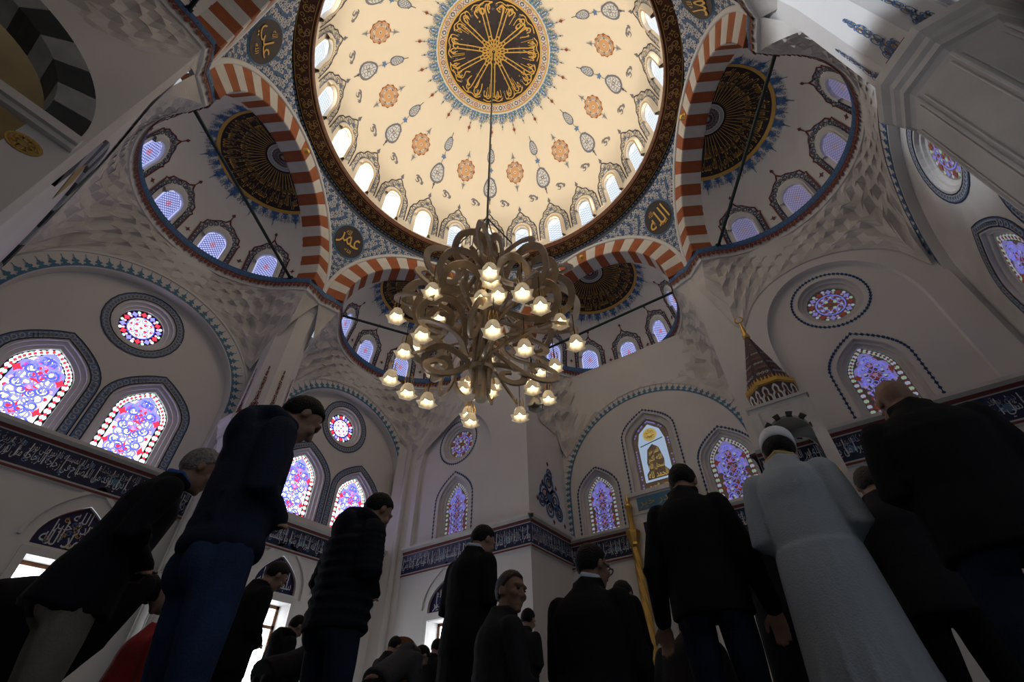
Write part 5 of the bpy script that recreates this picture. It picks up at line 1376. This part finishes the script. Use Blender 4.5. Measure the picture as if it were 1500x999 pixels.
def person(label, x, y, yaw, ht=1.74, lean=.06, nod=.35, turn=0.0, hips=.93, arms='fold', legs='stand', top='jacket', tc=C_BLK, bc=C_JEAN2, skin=SKIN, hair=HAIRB, hstyle='short',
           vox=.014, extras=(), twist=0.0, hem=None, wide=1.0, glasses=False, group=None, collar=None, nodclip=None):
    s = ht/1.74
    root = tag(empty('person', (x, y, 0), yaw), label, 'person', 'worshippers facing the prayer niche')
    def V(*a): return np.array(a, float)*s
    H = V(0, 0, hips)
    if lean > .6: H = V(-.20, 0, hips-.03)
    sp = np.array([math.sin(lean), 0, math.cos(lean)]); fw = np.array([math.cos(lean), 0, -math.sin(lean)]); lf = np.array([0, 1.0, 0])
    def on(t, f=0, l=0): return H+sp*t*s+fw*f*s+lf*l*s
    SH = [on(.455, -.005, .158*sd*wide) for sd in (-1, 1)]
    hl = lean+nod; up = np.array([math.sin(hl), 0, math.cos(hl)]); hf = np.array([math.cos(hl), 0, -math.sin(hl)])
    hf = hf*math.cos(turn)+lf*math.sin(turn); hr = np.cross(hf, up)                       # head axes (hr = its right)
    NK = on(.545, .01); HD = NK+up*.135*s+np.array([math.cos(lean), 0, -math.sin(lean)])*.025*s+hf*.012*s
    hax = np.array([hf, -hr, up])
    # legs
    LEG = []
    for sd in (-1, 1):
        hp = H+lf*.092*sd*s+np.array([0, 0, -.02])*s
        if legs == 'stand': kn = V(.015, .105*sd, .49); an = V(-.02, .12*sd, .085); 
        elif legs == 'kneel': kn = V(.10, .12*sd, .08); an = V(-.34, .10*sd, .07)
        else: kn = V(.32, .13*sd, .12); an = V(-.10, .12*sd, .06)
        if lean > .6 and legs == 'stand': kn = V(-.09, .105*sd, .48); an = V(-.04, .12*sd, .085)
        LEG.append((hp, kn, an))
    # arms: elbow, wrist, hand direction
    ARM = []
    for i, sd in enumerate((-1, 1)):
        sh = SH[i]
        if arms == 'fold': el = on(.19, -.02, .215*sd*wide); wr = on(.15, .155, .050*sd); hd = -lf*sd
        elif arms == 'hang': el = on(.17, -.03, .235*sd*wide); wr = on(-.08, .045, .262*sd*wide); hd = np.array([.12, 0, -1.0])
        elif arms == 'bow': el = on(.26, .22, .19*sd); wr = LEG[i][1]+V(.04, .02*sd, .03); hd = np.array([.1, 0, -1.0])
        elif arms == 'lap': el = on(.17, .04, .235*sd); wr = on(-.02, .20, .13*sd); hd = np.array([.8, -.2*sd, -.5])
        ARM.append((sh, el, wr, hd/np.linalg.norm(hd)))
    B = Fig()
    # body: torso core, neck, head, limbs, hands as one skin
    B.loft([(on(-.06), fw, lf, .095*s, .14*s), (on(.10), fw, lf, .09*s, .125*s), (on(.30), fw, lf, .10*s, .145*s), (on(.45), fw, lf, .085*s, .16*s), (on(.52), fw, lf, .055*s, .07*s)])
    B.limb([on(.48, -.005), NK, HD-up*.03*s], [.062*s, .056*s, .055*s], 12)
    B.ell(HD+up*.025*s-hf*.008*s, (.096*s, .076*s, .105*s), hax); B.ell(HD-up*.045*s+hf*.028*s, (.066*s, .058*s, .078*s), hax)       # skull, jaw
    B.ell(HD-up*.098*s+hf*.066*s, (.024*s, .028*s, .020*s), hax)                                                                    # chin
    B.limb([HD+up*.022*s+hf*.082*s, HD-up*.022*s+hf*.104*s], [.010*s, .016*s], 8); B.ell(HD-up*.026*s+hf*.096*s, (.016*s, .020*s, .011*s), hax)  # nose
    B.limb([HD+up*.036*s+hf*.080*s-hr*.045*s, HD+up*.040*s+hf*.090*s, HD+up*.036*s+hf*.080*s+hr*.045*s], [.012*s]*3, 8)              # brow
    for dz in (-.058, -.070): B.limb([HD+up*dz*s+hf*.080*s-hr*.020*s, HD+up*(dz+.002)*s+hf*.090*s, HD+up*dz*s+hf*.080*s+hr*.020*s], [.007*s]*3, 6)  # lips
    for sd in (-1, 1):
        B.ell(HD-up*.018*s+hf*.068*s+hr*.040*s*sd, (.026*s, .024*s, .026*s), hax)                                                     # cheek
        B.ell(HD-up*.002*s-hf*.012*s+hr*.078*s*sd, (.020*s, .011*s, .034*s), hax)                                                     # ear
    for (sh, el, wr, hd), (hp, kn, an) in zip(ARM, LEG):
        B.limb([sh, (sh+el)/2, el, el*.45+wr*.55, wr], [.052*s, .048*s, .040*s, .038*s, .028*s])
        side = np.cross(hd, np.array([0, 0, 1.0]) if abs(hd[2]) < .8 else np.array([1.0, 0, 0])); side /= np.linalg.norm(side); th = np.cross(side, hd)
        pm = wr+hd*.055*s
        B.loft([(wr, side, th, .028*s, .020*s), (wr+hd*.04*s, side, th, .040*s, .017*s), (wr+hd*.085*s, side, th, .042*s, .014*s)], 10)
        for k, (o, ln) in enumerate(((-.030, .070), (-.010, .082), (.010, .076), (.029, .058))):
            p0 = wr+hd*.082*s+side*o*s; p1 = p0+hd*ln*.5*s-th*.010*s; p2 = p1+hd*ln*.38*s-th*.026*s; B.limb([p0, p1, p2], [.0098*s, .0090*s, .0080*s], 7)
        ts = -1 if arms != 'hang' else -1
        q0 = wr+hd*.03*s+side*.03*ts*s; q1 = q0+hd*.032*s+side*.028*ts*s; B.limb([q0, q1, q1+hd*.030*s-th*.008*s], [.0135*s, .0115*s, .0095*s], 7)
        B.limb([hp, (hp+kn)/2, kn, kn*.6+an*.4, an], [.080*s, .072*s, .052*s, .050*s, .036*s])
        ft = np.array([1.0, 0, 0]) if legs == 'stand' else np.array([-.9, 0, -.1])
        B.limb([an+np.array([-.03, 0, -.04])*s, an+np.array([-.03, 0, -.045])*s+ft*.10*s, an+np.array([-.03, 0, -.055])*s+ft*.19*s], [.036*s, .036*s, .026*s], 8)
    B.build('body', skin, root, vox*.72, 3)
    # eyes
    E_ = M()
    for sd in (-1, 1):
        c = HD+up*.012*s+hf*.084*s+hr*.031*s*sd; t = np.arange(8)*2*PI/8
        E_.grid(np.array([[c+(math.sin(p)*math.cos(q)*.011*hr+math.sin(p)*math.sin(q)*.006*up+math.cos(p)*.010*hf)*s for q in t] for p in np.linspace(.05, PI-.05, 6)]), EYE, closev=True)
    E_.build('eyes', root, True)
    if glasses:
        G_ = M()
        for sd in (-1, 1):
            c = HD+up*.010*s+hf*.104*s+hr*.033*s*sd; G_.tube([c+(.026*hr*math.cos(q)+.019*up*math.sin(q))*s for q in np.linspace(0, 2*PI, 15)], .0035*s, INK, 5, False)
            G_.tube([c+hr*.026*sd*s, HD+up*.012*s+hr*.080*sd*s-hf*.01*s], .0035*s, INK, 5)
        G_.build('spectacles', root)
    # trousers
    if top != 'robe':
        T = Fig()
        T.loft([(H+np.array([0, 0, -.10])*s, np.eye(3)[0], lf, .108*s*wide, .158*s*wide), (H, np.eye(3)[0], lf, .115*s*wide, .162*s*wide), (on(.10), fw, lf, .105*s*wide, .150*s*wide)])
        T.ell(H+np.array([-.06, .075, -.07])*s, (.078*s, .080*s, .10*s)); T.ell(H+np.array([-.06, -.075, -.07])*s, (.078*s, .080*s, .10*s))
        for hp, kn, an in LEG:
            T.limb([hp, (hp+kn)/2, kn, (kn+an)/2, an+(an-kn)*.02], [.094*s, .086*s, .064*s, .058*s, .054*s])
            T.limb([kn+np.array([-.02, 0, -.03])*s, kn+np.array([.03, 0, .01])*s], [.05*s, .04*s])
        T.build('trousers', bc, root, vox, 3)
    # upper garment
    J = Fig(); g = .030
    hb = {'jacket': -.10, 'puffer': -.08, 'hoodie': .00, 'coat': -.10, 'robe': -.1, 'blazer': -.13}[top] if hem is None else hem
    secs = [(on(hb), fw, lf, (.130+g*.3)*s*wide, (.172+g*.4)*s*wide), (on(.10), fw, lf, (.108+g)*s*wide, (.148+g)*s*wide), (on(.27), fw, lf, (.108+g)*s*wide, (.158+g)*s*wide), (on(.40), fw, lf, (.104+g)*s*wide, (.168+g)*s*wide),
            (on(.455, -.01), fw, lf, (.085+g)*s, (.150+g)*s*wide), (on(.505, -.012), fw, lf, .092*s, .125*s*wide), (on(.54, -.01), fw, lf, .078*s, .088*s), (on(.57, -.005), fw, lf, .070*s, .074*s)]
    J.loft(secs, 18)
    if top in ('jacket', 'blazer', 'puffer', 'coat'):
        J.loft([(on(hb, -.010), fw, lf, .158*s*wide, .194*s*wide), (on(.04, -.01), fw, lf, .150*s*wide, .188*s*wide), (on(.14), fw, lf, .140*s*wide, .182*s*wide)], 18)
    if .15 < lean < .6: J.loft([(H+np.array([.01, 0, -.13])*s, np.eye(3)[0], lf, .150*s, .182*s), (H+np.array([0, 0, -.02])*s, np.eye(3)[0], lf, .158*s, .190*s), (on(.10), fw, lf, .140*s, .180*s)], 18)
    J.ell(on(.38, -.05), (.095*s, .155*s*wide, .15*s), np.array([fw, lf, sp]))             # shoulder blades
    if top in ('coat', 'robe'):
        zb = .50 if top == 'coat' else .07; e0, e1 = np.eye(3)[0], lf
        flare = 1.0 if top == 'coat' else 1.30
        J.loft([(np.array([H[0]*.5, 0, zb*s]), e0, e1, .175*s*flare, .215*s*flare), (np.array([H[0]*.7, 0, (zb*.55+hips*.45)*s]), e0, e1, .165*s*(.5+.5*flare), .205*s*(.5+.5*flare)), (H+np.array([0, 0, .02])*s, e0, e1, .155*s, .198*s), (on(.10), fw, lf, .15*s, .19*s)], 18)
    wA = {'puffer': 1.10, 'hoodie': 1.04, 'robe': 1.10, 'coat': 1.02, 'jacket': 1.0, 'blazer': .96}[top]
    for sh, el, wr, hd in ARM:
        fl = 1.25 if top == 'robe' else 1.0
        J.limb([sh+lf*0, (sh*.5+el*.5), el, (el+wr)/2, wr-(wr-el)*.03], [.074*s*wA, .068*s*wA, .060*s*wA, .054*s*wA*fl, .046*s*wA*fl])
    if top == 'puffer':
        for k in range(9):
            t = -.05+k*.062; rx, ry = .163*s, .205*s
            if t > .42: rx, ry = .135*s, .19*s
            J.loft([(on(t-.026), fw, lf, rx*.95, ry*.95), (on(t), fw, lf, rx*1.06, ry*1.05), (on(t+.026), fw, lf, rx*.95, ry*.95)], 18)
        for sh, el, wr, hd in ARM:
            for k in range(7):
                f = (k+.5)/7; p = sh*(1-f)+el*f if f < 1 else el; J.ell(p, (.088*s, .088*s, .040*s)); p2 = el*(1-f)+wr*f; J.ell(p2, (.066*s, .066*s, .040*s))
    if top == 'hoodie':
        J.loft([(on(-.03), fw, lf, .138*s, .176*s), (on(.0), fw, lf, .150*s, .190*s), (on(.035), fw, lf, .146*s, .186*s)], 18)
    if top in ('hoodie', 'puffer'):
        J.limb([on(.55, .06, .085), on(.575, -.03, .085), on(.575, -.085, 0), on(.575, -.03, -.085), on(.55, .06, -.085)], [.036*s, .044*s, .052*s, .044*s, .036*s]); J.ell(on(.49, -.115), (.050*s, .105*s, .105*s), np.array([fw, lf, sp]))
    else:
        J.limb([on(.555, .06, .055), on(.57, 0, .075), on(.575, -.055, 0), on(.57, 0, -.075), on(.555, .06, -.055)], [.024*s]*5)
    # cloth folds on the sleeves and back
    rf = random.Random(hash(label) % 1000 if False else len(label))
    for sh, el, wr, hd in ARM:
        for k in range(4):
            p = el+(sh-el)*rf.uniform(.0, .25)+(wr-el)*rf.uniform(0, .25); v_ = np.array([rf.uniform(-1, 1), rf.uniform(-1, 1), rf.uniform(-.5, .5)])*.05*s; J.limb([p-v_, p, p+v_], [.03*s, .054*s*wA, .03*s], 8)
    if top != 'robe':
        for k in range(4):
            t = rf.uniform(-.02, .22); J.limb([on(t, -.108, -.12), on(t+rf.uniform(-.04, .04), -.126, rf.uniform(-.04, .04)), on(t+rf.uniform(-.06, .06), -.108, .12)], [.010*s, .018*s, .010*s], 6)
    else:
        for k in range(13):
            q = 2*PI*k/13+rf.uniform(-.1, .1); c_, s_ = math.cos(q), math.sin(q)
            J.limb([on(rf.uniform(.0, .25), .128*c_, .165*s_), np.array([H[0]*.7+.180*c_*s, .222*s_*s, .52*s]), np.array([H[0]*.5+.224*c_*s, .272*s_*s, .10*s])], [.010*s, .017*s, .022*s], 6)
    J.build({'jacket': 'jacket', 'puffer': 'padded_jacket', 'hoodie': 'hooded_jacket', 'coat': 'overcoat', 'robe': 'robe', 'blazer': 'blazer'}[top], tc, root, vox, 3)
    if collar:
        Q = Fig(); Q.limb([on(.565, .06, .045), on(.59, 0, .062), on(.600, -.048, 0), on(.59, 0, -.062), on(.565, .06, -.045)], [.022*s]*5); Q.build('collar', collar, root, vox*.7, 2)
    # hair
    if hstyle != 'none':
        hm = M(); n = 40; rows = []
        a_ = np.arange(n)*2*PI/n                          # 0 = forehead
        bald = hstyle == 'fringe'
        lim = np.where(np.cos(a_) > .45, .98, np.where(np.cos(a_) > -.15, 1.66, 2.32))
        lim = np.convolve(np.concatenate([lim[-3:], lim, lim[:3]]), np.ones(5)/5, 'same')[3:-3]
        hr_ = random.Random(len(label)*3)
        top0 = .9 if bald else .02
        for f in np.linspace(0, 1, 12):
            row = []
            for j in range(n):
                p = top0+(lim[j]-top0)*f; bulge = 1.0+(.045 if hstyle == 'short' else .02)+.02*math.sin(7*a_[j]+5*f*3)*(1-f)+hr_.uniform(-.012, .012)
                if f > .93: bulge = .97
                c = HD+up*.026*s-hf*.010*s
                row.append(c+(math.sin(p)*math.cos(a_[j])*.100*hf+math.sin(p)*math.sin(a_[j])*.081*-hr+math.cos(p)*.111*up)*s*bulge)
            rows.append(row)
        hm.grid(np.array(rows), hair, closev=True); hm.build('hair', root, True)
    if hstyle == 'cap' or 'cap' in extras:
        hm = M(); a_ = np.arange(28)*2*PI/28; rows = []
        for r, z in ((.094, .035), (.099, .035), (.102, .075), (.100, .125), (.094, .134), (.05, .138), (.002, .139)):
            rows.append([HD-hf*.012*s+(r*1.04*math.cos(q)*hf+r*.92*math.sin(q)*-hr+(z-.012*math.cos(q))*up)*s for q in a_])
        hm.grid(np.array(rows), C_CAP, closev=True); hm.build('cap', root, True)
    if 'kippah' in extras: pass
    return root
D90 = PI/2
person('man in a navy hooded jacket and blue jeans standing with folded hands', 2.22, -4.30, D90-.10, 1.74, .02, .60, 0, arms='fold', top='hoodie', tc=C_NAVY, bc=C_JEAN, vox=.011)
person('grey-haired man in a dark blazer and khaki trousers leaning forward', 1.38, -4.43, D90-.15, 1.70, .26, .12, 0, arms='fold', top='blazer', tc=C_BLZ, bc=C_KHA, hair=HAIRG, skin=SKIN, vox=.011, collar=C_BLU)
person('man bowing low in black at the far left edge', .70, -4.24, D90-.1, 1.74, 1.20, .15, 0, arms='bow', top='coat', tc=C_BLK, bc=C_BLK)
person('young man in a black padded jacket and dark jeans', 1.67, -3.28, D90-.05, 1.74, .05, .50, 0, arms='fold', top='puffer', tc=cloth('cloth_puffer', (.012, .014, .020)), bc=C_JEAN2, vox=.011)
person('tall man in a long black overcoat below the chandelier', 1.83, -2.32, D90-.1, 1.76, .05, .42, -.15, arms='fold', top='coat', tc=C_BLK, bc=C_BLK, collar=C_SHW)
person('low man in a dark jacket turning his face to the right', 2.42, -2.79, D90-.5, 1.62, .08, .06, -1.15, hips=.45, legs='kneel', arms='lap', top='jacket', tc=C_CHA, bc=C_BLK, vox=.011, skin=SKIN2, hair=HAIRBR)
person('broad man in black seen from behind with a white shirt collar and spectacles', 2.92, -2.63, D90, 1.76, .06, .22, -.35, hips=.47, legs='kneel', arms='lap', top='jacket', tc=C_BLK, bc=C_BLK, vox=.011, wide=1.12, collar=C_SHW, glasses=True, skin=SKIN2)
person('man in a black jacket and jeans with both hands hanging', 3.50, -2.35, D90+.05, 1.77, .03, .42, 0, arms='hang', top='jacket', tc=C_BLK, bc=C_JEAN2, vox=.010, wide=1.06)
person('man in a long pale robe and white cap with a yellow collar', 4.08, -2.50, D90-.08, 1.74, .08, .45, .25, arms='fold', top='robe', tc=C_WHT, bc=C_WHT, hstyle='short', extras=('cap',), collar=C_COL, vox=.011)
person('large shaven-headed man in a black sweater and dark jeans', 4.71, -2.59, D90+.12, 1.80, .06, .40, .1, arms='fold', top='jacket', tc=C_BLK, bc=C_JEAN2, skin=SKIN2, hstyle='none', vox=.011, wide=1.14)
person('brown-haired man in dark clothes half hidden behind the big sweater', 4.47, -1.76, D90, 1.70, .06, .35, .1, top='jacket', tc=C_CHA, bc=C_BLK, hair=HAIRBR, arms='fold')
person('person in a blue sleeve cut by the right edge', 5.50, -1.80, D90, 1.80, .05, .3, 0, top='jacket', tc=C_SLV, bc=C_BLK, arms='hang')
person('dark figure standing between the black jacket and the white robe', 3.78, -1.80, D90, 1.66, .10, .5, 0, top='coat', tc=C_CHA, bc=C_BLK, arms='fold')
person('dark figure behind the legs of the hooded man', .05, -2.95, D90, 1.68, .10, .5, 0, top='jacket', tc=C_BLK, bc=C_BLK, arms='fold')
person('kneeling man in a red and striped top near the left pier', 0.14, -3.66, D90, 1.64, .20, .3, 0, hips=.52, legs='kneel', top='jacket', tc=C_RED, bc=C_BLK, arms='lap', hair=HAIRBR)
person('distant man in a dark hooded jacket standing between the bright windows', -1.59, -1.52, D90, 1.70, .08, .5, 0, top='hoodie', tc=C_BLK, bc=C_BLK, arms='fold')
person('distant man bowing with a dark coat below the bright window', -.75, -1.85, D90, 1.74, 1.15, .1, 0, hips=.98, arms='bow', top='jacket', tc=C_BLK, bc=C_BLK)
person('small distant man standing right of the padded jacket', -1.22, -.23, D90, 1.60, .08, .4, 0, top='jacket', tc=C_CHA, bc=C_BLK, arms='fold')
person('small distant man in black beside the tall overcoat', -1.31, .70, D90, 1.70, .06, .4, 0, top='jacket', tc=C_BLK, bc=C_BLK, arms='fold')
person('man in a grey hood bowing low left of the tall overcoat', -.25, -1.0, D90, 1.70, 1.05, .1, 0, hips=.98, arms='bow', top='hoodie', tc=C_GRY, bc=C_BLK)
person('man in a dark jacket standing far behind the turning man', .73, .03, D90, 1.70, .06, .3, 0, top='jacket', tc=C_CHA, bc=C_BLK, arms='fold')
person('bent dark figure just right of the spectacled man', 2.50, -1.42, D90, 1.70, .75, .1, 0, arms='bow', top='jacket', tc=C_BLK, bc=C_BLK)
person('kneeling dark figure in front of the golden column', 3.16, -1.98, D90, 1.66, .45, .2, 0, hips=.40, legs='kneel', arms='lap', top='jacket', tc=C_CHA, bc=C_BLK)
person('kneeling dark figure low at the left edge', -.35, -4.20, D90, 1.66, .30, .2, 0, hips=.38, legs='kneel', arms='lap', top='jacket', tc=C_BLK, bc=C_BLK)
